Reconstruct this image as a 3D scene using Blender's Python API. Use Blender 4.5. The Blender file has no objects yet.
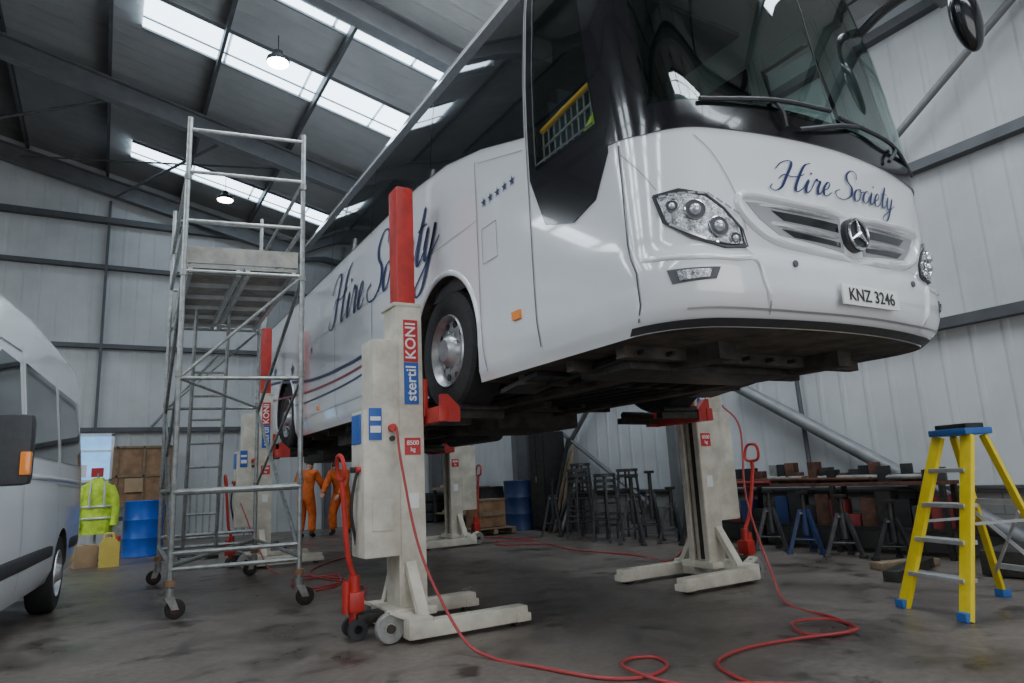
import bpy, bmesh, math, random
from mathutils import Vector, Matrix, geometry
random.seed(4)
SC=bpy.context.scene
COL=SC.collection
V=Vector
# ------------------------------------------------------------------ materials
def M(name,col,rough=.5,metal=0,var=0.0,scale=6,bump=0,emit=0,coat=0,spec=.5,alpha=1,dark=None):
    m=bpy.data.materials.new(name); m.use_nodes=True
    nt=m.node_tree; b=nt.nodes['Principled BSDF']
    c=(col[0],col[1],col[2],1)
    b.inputs['Base Color'].default_value=c
    b.inputs['Roughness'].default_value=rough
    b.inputs['Metallic'].default_value=metal
    b.inputs['Coat Weight'].default_value=coat
    b.inputs['Coat Roughness'].default_value=.04
    b.inputs['Specular IOR Level'].default_value=spec
    b.inputs['Alpha'].default_value=alpha
    if emit:
        b.inputs['Emission Color'].default_value=c
        b.inputs['Emission Strength'].default_value=emit
    tc=nt.nodes.new('ShaderNodeTexCoord')
    n=nt.nodes.new('ShaderNodeTexNoise'); n.inputs['Scale'].default_value=scale; n.inputs['Detail'].default_value=8
    n.inputs['Roughness'].default_value=.6
    nt.links.new(tc.outputs['Object'],n.inputs['Vector'])
    if var>0:
        r=nt.nodes.new('ShaderNodeValToRGB')
        d=dark if dark else [x*(1-var) for x in col]
        r.color_ramp.elements[0].color=(d[0],d[1],d[2],1); r.color_ramp.elements[0].position=.35
        r.color_ramp.elements[1].color=c; r.color_ramp.elements[1].position=.62
        nt.links.new(n.outputs['Fac'],r.inputs['Fac']); nt.links.new(r.outputs['Color'],b.inputs['Base Color'])
        mr=nt.nodes.new('ShaderNodeMapRange'); mr.inputs['To Min'].default_value=min(1,rough+.12); mr.inputs['To Max'].default_value=max(.02,rough-.08)
        nt.links.new(n.outputs['Fac'],mr.inputs['Value']); nt.links.new(mr.outputs['Result'],b.inputs['Roughness'])
    if bump>0:
        bp=nt.nodes.new('ShaderNodeBump'); bp.inputs['Strength'].default_value=bump; bp.inputs['Distance'].default_value=.01
        nt.links.new(n.outputs['Fac'],bp.inputs['Height']); nt.links.new(bp.outputs['Normal'],b.inputs['Normal'])
    return m
def ribbed(name,col,axis,scale,dist,rough=.55,var=.12,st=.45):
    m=M(name,col,rough,var=var,scale=.9)
    nt=m.node_tree;b=nt.nodes['Principled BSDF']
    w=nt.nodes.new('ShaderNodeTexWave'); w.bands_direction=axis; w.inputs['Scale'].default_value=scale
    tc=[n for n in nt.nodes if n.type=='TEX_COORD'][0]
    nt.links.new(tc.outputs['Object'],w.inputs['Vector'])
    r=nt.nodes.new('ShaderNodeValToRGB'); r.color_ramp.elements[0].position=.80; r.color_ramp.elements[1].position=.97
    nt.links.new(w.outputs['Fac'],r.inputs['Fac'])
    bp=nt.nodes.new('ShaderNodeBump'); bp.inputs['Strength'].default_value=st; bp.inputs['Distance'].default_value=dist
    nt.links.new(r.outputs['Color'],bp.inputs['Height']); nt.links.new(bp.outputs['Normal'],b.inputs['Normal'])
    return m
m_wallR=ribbed('liner_sheet_side',(.52,.53,.535),'Y',.95,.017,st=.55,var=.18)
m_wallG=ribbed('liner_sheet_gable',(.53,.54,.54),'X',.95,.017,st=.55,var=.18)
m_roof=ribbed('roof_sheet',(.54,.53,.515),'Y',.95,.02,var=.2)
m_steel=M('painted_steel_grey',(.15,.152,.158),.5,.2,.2,4)
m_rail=M('sheeting_rail_grey',(.09,.093,.10),.5,.2,.2,4)
m_brace=M('brace_grey',(.21,.215,.22),.5,.2,.2,4)
m_sky=M('rooflight_polycarbonate',(.66,.84,1.0),.4,emit=6.0)
m_sky2=M('rooflight_unseen_boost',(.82,.92,1.0),.4,emit=14)  # added unseen roof panels, glow raised to bring in more light
m_lamp=M('lamp_diffuser',(1,.97,.9),.4,emit=25)
m_galv=M('galvanised_steel',(.42,.43,.42),.4,.7,.35,14)
m_galvd=M('galvanised_dull',(.33,.33,.31),.55,.5,.4,10)
m_white=M('coach_white_paint',(.77,.78,.80),.12,coat=1.0,var=.04,scale=1.2)
m_vanw=M('van_white_paint',(.74,.76,.78),.2,coat=.6,var=.05,scale=1.2)
m_glass=M('tinted_window_glass',(.012,.014,.016),.04,spec=.8,coat=.5)
m_blk=M('gloss_black_trim',(.010,.010,.012),.15,coat=.4)
def glassmat(name,tint,base=.05,gr=.75):
    m=bpy.data.materials.new(name);m.use_nodes=True;nt=m.node_tree
    nt.nodes.remove(nt.nodes['Principled BSDF']);o=nt.nodes['Material Output']
    t=nt.nodes.new('ShaderNodeBsdfTransparent');t.inputs[0].default_value=(*tint,1)
    g=nt.nodes.new('ShaderNodeBsdfGlossy');g.inputs['Roughness'].default_value=.02;g.inputs['Color'].default_value=(.95,1,1,1)
    f=nt.nodes.new('ShaderNodeLayerWeight');f.inputs['Blend'].default_value=.5
    pw=nt.nodes.new('ShaderNodeMath');pw.operation='POWER';pw.inputs[1].default_value=3.2
    ad=nt.nodes.new('ShaderNodeMath');ad.operation='MULTIPLY_ADD';ad.inputs[1].default_value=gr;ad.inputs[2].default_value=base;ad.use_clamp=True
    mx=nt.nodes.new('ShaderNodeMixShader')
    nt.links.new(f.outputs['Facing'],pw.inputs[0]);nt.links.new(pw.outputs[0],ad.inputs[0]);nt.links.new(ad.outputs[0],mx.inputs[0]);nt.links.new(t.outputs[0],mx.inputs[1]);nt.links.new(g.outputs[0],mx.inputs[2]);nt.links.new(mx.outputs[0],o.inputs[0])
    return m
m_wind=glassmat('windscreen_glass',(.50,.62,.58),.09)
m_dglass=glassmat('cab_side_glass',(.62,.70,.68),.07)
m_rub=M('black_rubber',(.022,.022,.023),.75,var=.3,scale=20,bump=.3)
m_plas=M('dark_plastic',(.035,.036,.04),.5,var=.2,scale=20)
m_trimg=M('interior_trim_grey',(.08,.08,.085),.7,var=.2,scale=10)
m_seat=M('seat_fabric',(.05,.055,.08),.9,var=.4,scale=30)
m_under=M('underbody_grime',(.080,.067,.056),.8,.1,.6,6,.6)
m_seam=M('panel_gap',(.10,.10,.11),.7)
m_soft=M('panel_shadow_gap',(.30,.30,.31),.6)
m_chrome=M('chrome',(.75,.76,.78),.12,1.0)
m_silver=M('alloy_rim',(.62,.62,.63),.32,.75,.25,12)
m_facet=M('lamp_reflector',(.60,.62,.65),.15,.85,.75,34,.8)
m_navy=M('navy_vinyl',(.015,.025,.10),.35)
m_redv=M('red_vinyl',(.40,.03,.03),.35)
m_purp=M('crimson_vinyl',(.28,.03,.06),.35)
m_orl=M('orange_lens',(.9,.25,.02),.2,coat=.5)
m_lens=M('clear_lens',(.55,.58,.62),.06,.6,coat=1)
m_plate=M('number_plate_white',(.80,.80,.78),.35)
m_cream=M('lift_cream_paint',(.68,.63,.53),.42,var=.25,scale=5,dark=(.48,.44,.36),bump=.1)
m_red=M('lift_red_paint',(.52,.03,.022),.35,var=.3,scale=8)
m_hose=M('red_hose',(.36,.045,.045),.45)
m_blue=M('label_blue',(.02,.10,.40),.4)
m_lred=M('label_red',(.55,.03,.03),.4)
m_dred=M('dusty_red_paint',(.22,.03,.03),.6,var=.4)
m_wht=M('label_white',(.8,.8,.8),.5)
m_dkst=M('dark_steel',(.06,.056,.05),.5,.6,.4,15,.3)
m_yel=M('fibreglass_yellow',(.80,.60,.02),.4,var=.12,scale=12)
m_rail_y=M('safety_rail_orange_yellow',(.95,.48,.02),.4)
m_lblue=M('ladder_cap_blue',(.03,.12,.35),.45)
m_alu=M('aluminium',(.66,.67,.68),.35,.7,.2,10)
m_drum=M('drum_blue',(.01,.10,.50),.35,var=.15,scale=3)
m_drumd=M('drum_dark_blue',(.02,.04,.12),.45,var=.4,scale=5)
m_wood=M('plywood',(.30,.17,.09),.7,var=.4,scale=5,bump=.2)
m_card=M('cardboard',(.40,.27,.16),.85,var=.15,scale=6)
m_hiv=M('hi_vis_fabric',(.62,.85,.05),.75,var=.35,scale=9,bump=.5)
m_refl=M('reflective_tape',(.6,.62,.62),.3,.3)
m_or=M('orange_workwear',(.80,.16,.025),.8,var=.4,scale=9,bump=.4)
m_skin=M('skin',(.55,.33,.24),.55,var=.1,scale=8)
m_hair=M('dark_hair',(.03,.02,.015),.7,var=.3,scale=40,bump=.5)
m_boot=M('work_boot_leather',(.03,.022,.018),.6,var=.3,scale=12)
m_jerry=M('yellow_container',(.70,.52,.10),.5,var=.1)
m_poster=M('poster_blue_glow',(.25,.55,.95),.3,emit=.9,var=.5,scale=3)  # bluish wall poster with a faint glow put into it
m_plank=M('pallet_timber',(.26,.19,.12),.8,var=.4,scale=9,bump=.3)
m_ply=M('scaffold_board',(.40,.38,.34),.7,var=.4,scale=6)
m_tarp=M('blackened_metal',(.03,.03,.032),.55,.4,.4,9)
m_stl=M('worn_grey_metal',(.085,.085,.088),.5,.5,.5,9)
m_rust=M('rusty_metal',(.12,.055,.035),.8,.3,.5,9)
m_block=bpy.data.materials.new('concrete_block'); m_block.use_nodes=True
def _blk():
    nt=m_block.node_tree;b=nt.nodes['Principled BSDF'];b.inputs['Roughness'].default_value=.85
    tc=nt.nodes.new('ShaderNodeTexCoord')
    sp=nt.nodes.new('ShaderNodeSeparateXYZ');cb=nt.nodes.new('ShaderNodeCombineXYZ');ad=nt.nodes.new('ShaderNodeMath');ad.operation='ADD'
    nt.links.new(tc.outputs['Object'],sp.inputs[0]);nt.links.new(sp.outputs['X'],ad.inputs[0]);nt.links.new(sp.outputs['Y'],ad.inputs[1])
    nt.links.new(ad.outputs[0],cb.inputs['X']);nt.links.new(sp.outputs['Z'],cb.inputs['Y'])
    br=nt.nodes.new('ShaderNodeTexBrick');br.inputs['Scale'].default_value=1;br.inputs['Brick Width'].default_value=.45;br.inputs['Row Height'].default_value=.225
    br.inputs['Mortar Size'].default_value=.008
    br.inputs['Color1'].default_value=(.22,.21,.20,1);br.inputs['Color2'].default_value=(.16,.155,.15,1);br.inputs['Mortar'].default_value=(.10,.10,.095,1)
    nt.links.new(cb.outputs[0],br.inputs['Vector']);nt.links.new(br.outputs['Color'],b.inputs['Base Color'])
    bp=nt.nodes.new('ShaderNodeBump');bp.inputs['Strength'].default_value=.5;bp.inputs['Distance'].default_value=.01;bp.invert=True
    nt.links.new(br.outputs['Fac'],bp.inputs['Height']);nt.links.new(bp.outputs['Normal'],b.inputs['Normal'])
_blk()
m_floor=bpy.data.materials.new('workshop_concrete'); m_floor.use_nodes=True
def _fl():
    nt=m_floor.node_tree;b=nt.nodes['Principled BSDF'];L=nt.links.new
    tc=nt.nodes.new('ShaderNodeTexCoord')
    def noise(s,d=8,r=.6,dist=0):
        n=nt.nodes.new('ShaderNodeTexNoise');n.inputs['Scale'].default_value=s;n.inputs['Detail'].default_value=d;n.inputs['Roughness'].default_value=r;n.inputs['Distortion'].default_value=dist;L(tc.outputs['Object'],n.inputs['Vector']);return n
    def ramp(src,p0,c0,p1,c1):
        r=nt.nodes.new('ShaderNodeValToRGB');r.color_ramp.elements[0].position=p0;r.color_ramp.elements[0].color=(*c0,1);r.color_ramp.elements[1].position=p1;r.color_ramp.elements[1].color=(*c1,1);L(src,r.inputs['Fac']);return r
    def mul(a,c,f):
        mx=nt.nodes.new('ShaderNodeMix');mx.data_type='RGBA';mx.blend_type='MULTIPLY';mx.inputs[0].default_value=f
        L(a,mx.inputs[6]);L(c,mx.inputs[7]);return mx.outputs[2]
    a=ramp(noise(.7).outputs['Fac'],.3,(.108,.088,.074),.7,(.195,.163,.140))
    c=ramp(noise(1.3,10,.75,.4).outputs['Fac'],.38,(.26,.23,.21),.50,(1,1,1))
    oil=ramp(noise(2.2,6,.55,.2).outputs['Fac'],.34,(.10,.09,.085),.41,(1,1,1))
    d=ramp(noise(18,6).outputs['Fac'],.3,(.70,.70,.70),.7,(1.12,1.12,1.12))
    o=mul(mul(mul(a.outputs[0],c.outputs[0],.75),oil.outputs[0],.8),d.outputs[0],1)
    L(o,b.inputs['Base Color'])
    rr=nt.nodes.new('ShaderNodeMapRange');rr.inputs['From Min'].default_value=.3;rr.inputs['From Max'].default_value=.7;rr.inputs['To Min'].default_value=.20;rr.inputs['To Max'].default_value=.72
    L(noise(1.3,9,.75,.4).outputs['Fac'],rr.inputs['Value']);L(rr.outputs['Result'],b.inputs['Roughness'])
    bp=nt.nodes.new('ShaderNodeBump');bp.inputs['Strength'].default_value=.25;bp.inputs['Distance'].default_value=.01
    L(noise(9,8).outputs['Fac'],bp.inputs['Height']);L(bp.outputs['Normal'],b.inputs['Normal'])
_fl()
# ------------------------------------------------------------------ mesh builder
def cat(P,n=6,closed=False):
    P=[V(p) for p in P]
    if len(P)<3: return P
    out=[];N=len(P)
    rng=range(N if closed else N-1)
    for i in rng:
        p1=P[i];p2=P[(i+1)%N]
        p0=P[i-1] if (i>0 or closed) else p1*2-p2
        p3=P[(i+2)%N] if (i+2<N or closed) else p2*2-p1
        for k in range(n):
            t=k/n
            out.append(.5*((2*p1)+(p2-p0)*t+(2*p0-5*p1+4*p2-p3)*t*t+(3*p1-p0-3*p2+p3)*t**3))
    if not closed: out.append(P[-1])
    return out
class MB:
    def __init__(s): s.v=[];s.f=[];s.m=[];s.sm=[];s.mats=[]
    def mi(s,mat):
        if mat not in s.mats: s.mats.append(mat)
        return s.mats.index(mat)
    def add(s,vs,fs,mat,smooth=False,X=None):
        o=len(s.v);i=s.mi(mat)
        for p in vs: s.v.append(tuple(X@V(p)) if X else tuple(p))
        for f in fs: s.f.append([a+o for a in f]);s.m.append(i);s.sm.append(smooth)
    def box(s,c,size,mat,R=None,bev=0):
        b=bmesh.new();bmesh.ops.create_cube(b,size=1)
        bmesh.ops.scale(b,vec=size,verts=b.verts)
        if bev>0: bmesh.ops.bevel(b,geom=list(b.edges),offset=bev,segments=2,profile=.7,affect='EDGES')
        if R is not None: bmesh.ops.rotate(b,cent=(0,0,0),matrix=R if not isinstance(R,(int,float)) else Matrix.Rotation(R,3,'Z'),verts=b.verts)
        bmesh.ops.translate(b,vec=c,verts=b.verts)
        b.verts.index_update()
        s.add([v.co.copy() for v in b.verts],[[v.index for v in f.verts] for f in b.faces],mat,bev>0)
        b.free()
    def beam(s,p,q,w,h,mat,bev=0,up=(0,0,1)):
        p=V(p);q=V(q);d=q-p;x=d.normalized();u=V(up)
        if abs(x.dot(u))>.98:u=V((0,1,0))
        y=u.cross(x).normalized();z=x.cross(y)
        R=Matrix((x,y,z)).transposed()
        s.box((p+q)/2,(d.length,w,h),mat,R,bev)
    def ibeam(s,p,q,w,h,t,mat):
        p=V(p);q=V(q);x=(q-p).normalized();u=V((0,0,1))
        if abs(x.z)>.9:u=V((1,0,0))
        y=u.cross(x).normalized();z=x.cross(y)
        for o,ww,hh in ((z*(h/2-t/2),w,t),(z*(-h/2+t/2),w,t),(V((0,0,0)),t*.8,h-2*t)):
            s.beam(p+o,q+o,ww,hh,mat,0,u)
    def cyl(s,p,q,r,mat,seg=16,r2=None,cap=True,smooth=True):
        p=V(p);q=V(q);r2=r if r2 is None else r2
        x=(q-p).normalized();u=V((0,0,1)) if abs(x.z)<.9 else V((1,0,0))
        y=u.cross(x).normalized();z=x.cross(y);vs=[]
        for c,rr in((p,r),(q,r2)):
            for i in range(seg):
                a=2*math.pi*i/seg;vs.append(c+y*rr*math.cos(a)+z*rr*math.sin(a))
        s.add(vs,[[i,(i+1)%seg,seg+(i+1)%seg,seg+i] for i in range(seg)],mat,smooth)
        if cap: s.add(vs,[list(range(seg))[::-1],list(range(seg,2*seg))],mat,False)
    def tube(s,pts,r,mat,seg=8,n=0,closed=False):
        P=cat(pts,n,closed) if n else [V(p) for p in pts]
        vs=[];N=len(P);prev=None
        for i,p in enumerate(P):
            if closed: d=P[(i+1)%N]-P[i-1]
            else: d=P[min(i+1,N-1)]-P[max(i-1,0)]
            if d.length<1e-9:d=V((0,0,1))
            x=d.normalized()
            if prev is None:
                u=V((0,0,1)) if abs(x.z)<.9 else V((1,0,0))
                y=u.cross(x).normalized()
            else:
                y=(prev-x*prev.dot(x)).normalized()
            prev=y;z=x.cross(y)
            rr=r[min(i,len(r)-1)] if isinstance(r,list) else r
            for k in range(seg):
                a=2*math.pi*k/seg;vs.append(p+y*rr*math.cos(a)+z*rr*math.sin(a))
        fs=[]
        for i in range(N if closed else N-1):
            a=i*seg;b=((i+1)%N)*seg
            for k in range(seg): fs.append([a+k,a+(k+1)%seg,b+(k+1)%seg,b+k])
        s.add(vs,fs,mat,True)
        if not closed: s.add(vs,[list(range(seg))[::-1],list(range((N-1)*seg,N*seg))],mat)
    def lathe(s,prof,p,axis,mat,seg=32):
        p=V(p);x=V(axis).normalized();u=V((0,0,1)) if abs(x.z)<.9 else V((1,0,0))
        y=u.cross(x).normalized();z=x.cross(y);vs=[]
        for a,r in prof:
            for k in range(seg):
                t=2*math.pi*k/seg;vs.append(p+x*a+y*r*math.cos(t)+z*r*math.sin(t))
        fs=[[i*seg+k,i*seg+(k+1)%seg,(i+1)*seg+(k+1)%seg,(i+1)*seg+k] for i in range(len(prof)-1) for k in range(seg)]
        s.add(vs,fs,mat,True)
    def prism(s,poly,a0,a1,mat,axis='y'):
        def mk(p,a):
            return {'y':(p[0],a,p[1]),'x':(a,p[0],p[1]),'z':(p[0],p[1],a)}[axis]
        n=len(poly);vs=[mk(p,a0) for p in poly]+[mk(p,a1) for p in poly]
        s.add(vs,[list(range(n)),list(range(n,2*n))[::-1]]+[[i,n+i,n+(i+1)%n,(i+1)%n] for i in range(n)],mat)
    def ell(s,c,r,mat,seg=16,rings=10,R=None):
        vs=[];c=V(c)
        for i in range(rings+1):
            a=math.pi*i/rings
            for k in range(seg):
                t=2*math.pi*k/seg
                q=V((r[0]*math.sin(a)*math.cos(t),r[1]*math.sin(a)*math.sin(t),r[2]*math.cos(a)))
                if R is not None:q=R@q
                vs.append(c+q)
        s.add(vs,[[i*seg+k,(i+1)*seg+k,(i+1)*seg+(k+1)%seg,i*seg+(k+1)%seg] for i in range(rings) for k in range(seg)],mat,True)
    def obj(s,name,parent=None,X=None,sharp=35):
        me=bpy.data.meshes.new(name);me.from_pydata(s.v,[],s.f)
        for m in s.mats: me.materials.append(m)
        me.polygons.foreach_set('material_index',s.m);me.polygons.foreach_set('use_smooth',s.sm)
        me.update()
        b=bmesh.new();b.from_mesh(me);bmesh.ops.remove_doubles(b,verts=b.verts,dist=1e-5)
        bmesh.ops.recalc_face_normals(b,faces=b.faces);b.to_mesh(me);b.free()
        me.set_sharp_from_angle(angle=math.radians(sharp))
        o=bpy.data.objects.new(name,me);COL.objects.link(o)
        if X is not None:o.matrix_world=X
        if parent:o.parent=parent
        return o
def text(body,size,loc,xdir,ydir,mat,parent,name,ext=.002,align='CENTER'):
    cu=bpy.data.curves.new(name,'FONT');cu.body=body;cu.size=size;cu.extrude=ext;cu.align_x=align;cu.align_y='CENTER'
    cu.materials.append(mat);cu.offset=size*.012
    o=bpy.data.objects.new(name,cu);COL.objects.link(o)
    x=V(xdir).normalized();y=V(ydir);y=(y-x*y.dot(x)).normalized();z=x.cross(y)
    mm=Matrix((x,y,z)).transposed().to_4x4();mm.translation=V(loc);o.matrix_world=mm
    if parent:
        o.parent=parent;o.matrix_parent_inverse=parent.matrix_world.inverted()
    return o
# ------------------------------------------------------------------ room
RX=8.3;GY=18.2;LX=-14.3;BY=-6.0
def zr(x): return 8.75-.235*x if x>=-3 else 9.455+.235*(x+3)
b=MB();b.box(((RX+LX)/2,(GY+BY)/2,-.1),(RX-LX+.4,GY-BY+.4,.2),m_floor);b.obj('floor')
b=MB();b.box((RX+.1,(GY+BY)/2,3.4),(.2,GY-BY,6.8),m_wallR);b.obj('wall_right')
b=MB();b.box((RX+.02,(GY+BY)/2,.36),(.28,GY-BY,.72),m_block);b.box((RX+.0,(GY+BY)/2,.735),(.36,GY-BY,.03),m_rail);b.obj('trim_1')
b=MB();b.box((LX-.1,(GY+BY)/2,3.4),(.2,GY-BY,7),m_wallR);b.obj('wall_left')
b=MB();b.prism([(LX,0),(RX,0),(RX,zr(RX)),(-3,zr(-3)),(LX,zr(LX))],GY,GY+.2,m_wallG);b.obj('wall_back')
b=MB()
b.prism([(LX,0),(-3,0),(-3,zr(-3)),(LX,zr(LX))],BY-.2,BY,m_wallG)
b.prism([(-3,5.2),(6.5,5.2),(6.5,zr(6.5)),(-3,zr(-3))],BY-.2,BY,m_wallG)
b.prism([(6.5,0),(RX,0),(RX,zr(RX)),(6.5,zr(6.5))],BY-.2,BY,m_wallG)
b.obj('wall_front')
b=MB();b.prism([(-3,zr(-3)),(RX+.2,zr(RX+.2)),(RX+.2,zr(RX+.2)+.1),(-3,zr(-3)+.1)],BY-.2,GY+.2,m_roof)
b.prism([(-3,zr(-3)),(LX-.2,zr(LX-.2)),(LX-.2,zr(LX-.2)+.1),(-3,zr(-3)+.1)],BY-.2,GY+.2,m_roof)
b.obj('ceiling')
b=MB()
for y in (-1.7,3.3,8.3,13.3,17.95):
    b.ibeam((RX-.2,y,zr(RX)-.45),(-3,y,zr(-3)-.45),.2,.40,.03,m_steel)
    b.ibeam((LX+.2,y,zr(LX)-.45),(-3,y,zr(-3)-.45),.2,.40,.03,m_steel)
    if y>5: b.ibeam((RX-.22,y,0),(RX-.22,y,zr(RX)-.3),.2,.36,.03,m_steel)
b.ibeam((5.0,17.98,0),(5.0,17.98,zr(5)-.6),.16,.2,.02,m_steel)
b.box((-.2,18.1,5.3),(.06,.1,5.5),m_rail);b.box((-5.2,18.1,4.0),(.12,.1,7.9),m_rail)
x=RX-.5
while x>LX:
    b.box((x,(GY+BY)/2,zr(x)-.10),(.055,GY-BY,.16),m_rail);x-=1.62
for z in (2.57,4.5,6.4):
    b.box((RX-.07,(GY+BY)/2,z),(.14,GY-BY,.12),m_rail)
    b.box(((RX+LX)/2,GY-.07,z),(RX-LX,.14,.10),m_rail)
b.box((-1.5,GY-.1,7.55),(13,.16,.14),m_rail)
b.cyl((RX-.22,7.15,2.33),(RX-.22,3.3,.05),.085,m_brace)
b.cyl((RX-.22,7.9,2.3),(RX-.22,12.9,5.9),.05,m_steel)
b.cyl((RX-.2,5.2,4.25),(RX-.2,2.2,6.2),.045,m_brace)
b.cyl((RX-.2,8.5,4.25),(RX-.2,12.9,.4),.05,m_steel)
b.cyl((RX-.2,12.9,2.6),(RX-.2,9,.4),.04,m_steel)
b.cyl((RX-.12,6.05,2.4),(RX-.12,6.0,.7),.03,m_rail)
for xa,xb in((8,3.2),(3.2,-2)):
    b.cyl((xa,13.4,zr(xa)-.5),(xb,17.8,zr(xb)-.5),.02,m_rail)
b.cyl((-.1,13.4,zr(-.1)-.5),(-4.5,17.8,zr(-4.5)-.5),.03,m_rail)
b.cyl((-.1,17.8,zr(-.1)-.7),(1.6,13.5,zr(1.6)-.6),.03,m_rail)
b.cyl((.9,17.98,2.6),(2.3,17.98,4.4),.03,m_brace)
b.obj('steel_portal_frame')
k=0
for y,w in ((-3.6,1.0),(.6,1.0),(4.6,1.0),(6.3,1.0),(9.05,.74),(11.15,.90),(16.35,.78)):
    k+=1;b=MB()
    for x0,x1 in((.15,6.6),(-6.2,-12.6)):
        nn=5;mt=m_sky if (y>8 and x0>0) else m_sky2  # strips out of view take the added, stronger glow
        for i in range(nn):
            xa=x0+(x1-x0)*i/nn;xb=x0+(x1-x0)*(i+.965)/nn
            b.add([(xa,y-w/2,zr(xa)-.02),(xb,y-w/2,zr(xb)-.02),(xb,y+w/2,zr(xb)-.02),(xa,y+w/2,zr(xa)-.02)],[[0,1,2,3]],mt)
        for s_ in(-1,1): b.beam((x0,y+s_*(w/2+.02),zr(x0)-.03),(x1,y+s_*(w/2+.02),zr(x1)-.03),.04,.05,m_brace)
        b.beam((x0,y+w*.18,zr(x0)-.03),(x1,y+w*.18,zr(x1)-.03),.025,.03,m_brace)
    b.obj('window_%d'%k)
for (x,y,z) in ((2.0,10.0,7.6),(2.03,15.6,7.5),(4.6,10.5,7.0),(4.6,16.3,7.0),(2.0,4.6,7.6)):
    b=MB()
    b.lathe([(0,.02),(.0,.17),(.03,.18),(.07,.17),(.12,.09),(.2,.07),(.2,0)],(x,y,z),(0,0,1),m_plas,24)
    b.lathe([(-.012,0),(-.012,.155),(0,.165)],(x,y,z),(0,0,1),m_lamp,24)
    b.cyl((x,y,z+.2),(x,y,zr(x)-.2),.008,m_plas,6)
    b.obj('high_bay_lamp')
# ------------------------------------------------------------------ coach
BX,BY0=3.625,2.2
HW=[(1.80,1.20),(1.88,1.245),(2.05,1.27),(2.3,1.275),(3.4,1.275),(3.75,1.265),(4.3,1.225),(4.6,1.185),(4.72,1.15),(4.82,1.09),(4.9,1.0),(4.97,.85),(5.03,.6),(5.06,.3),(5.07,.02)]
RK=[(1.80,.09),(1.88,-.01),(1.96,-.04),(2.12,-.045),(2.18,-.02),(2.22,-.002),(2.9,.0),(3.1,.02),(3.9,.12),(4.6,.25),(4.72,.29),(4.82,.36),(4.9,.46),(4.97,.62),(5.03,.85),(5.06,1.2),(5.07,1.6)]
def tab(T,z):
    if z<=T[0][0]:return T[0][1]
    for (a,b1),(c,d) in zip(T,T[1:]):
        if z<=c:return b1+(d-b1)*(z-a)/(c-a)
    return T[-1][1]
A1=math.asin(.24);S1=4*A1;S2=S1+.41*(math.pi/2-A1);YE=10.6;S3=S2+(YE-.22-.515);S4=S3+.22*math.pi/2;S5=S4+1.2716-.22
def plan(s):
    if s<=S1:
        a=s/4;return 4*math.sin(a),4*(1-math.cos(a))
    if s<=S2:
        a=A1+(s-S1)/.41;return .96+.41*(math.sin(a)-.24),.1172+.41*(math.cos(A1)-math.cos(a))
    if s<=S3: return 1.2716,.515+s-S2
    if s<=S4:
        a=(s-S3)/.22;return 1.2716-.22*(1-math.cos(a)),YE-.22+.22*math.sin(a)
    return max(0,1.2716-.22-(s-S4)),YE
def P0(s,z):
    sg=-1 if s>=0 else 1;a=abs(s);x,y=plan(a)
    w=1 if a<S2 else max(0,1-(a-S2)/2)
    return V((BX+sg*x*tab(HW,z)/1.275,BY0+y+tab(RK,z)*w,z))
def SF(s,z,off=0):
    p=P0(s,z)
    if not off:return p
    e=.01
    ds=P0(s+e,z)-P0(s-e,z);dz=P0(s,z+e)-P0(s,z-e)
    n=ds.cross(dz).normalized()
    c=V((BX,BY0+3 if abs(s)<S2+.5 else p.y,z))
    if n.dot(p-c)<0:n=-n
    return p+n*off
def side(sign):
    def f(Y,z,off=0):
        r=tab(RK,z);y=Y-BY0-.515;d=(y-r)/(1-r/2)
        if d>2:d=y
        return SF(sign*(S2+d),z,off)
    return f
SL=side(1);SR=side(-1)
def patch(mb,poly,fn,off,mat,step=.09,rim=True):
    P=[V(p) for p in poly];out=[]
    for i,p in enumerate(P):
        q=P[(i+1)%len(P)];n=max(1,int((q-p).length/step))
        for k in range(n): out.append(p+(q-p)*k/n)
    nb=len(out)
    def inside(p):
        c=False
        for i in range(len(P)):
            a=P[i];d=P[i-1]
            if (a.y>p.y)!=(d.y>p.y) and p.x<(d.x-a.x)*(p.y-a.y)/(d.y-a.y)+a.x:c=not c
        return c
    x0=min(p.x for p in P);x1=max(p.x for p in P);y0=min(p.y for p in P);y1=max(p.y for p in P)
    pts=list(out);x=x0+step*.5
    while x<x1:
        y=y0+step*.5
        while y<y1:
            q=V((x,y))
            if inside(q) and min((q-o).length for o in out)>step*.4:pts.append(q)
            y+=step
        x+=step
    r=geometry.delaunay_2d_cdt(pts,[],[list(range(nb))],1,1e-6)
    mb.add([fn(p.x,p.y,off) for p in r[0]],[list(f) for f in r[2]],mat,True)
    if rim:
        vs=[fn(p.x,p.y,off) for p in out]+[fn(p.x,p.y,-.004) for p in out]
        mb.add(vs,[[i,(i+1)%nb,nb+(i+1)%nb,nb+i] for i in range(nb)],mat,False)
def rect(a,c,d,e): return [(a,c),(d,c),(d,e),(a,e)]
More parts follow.
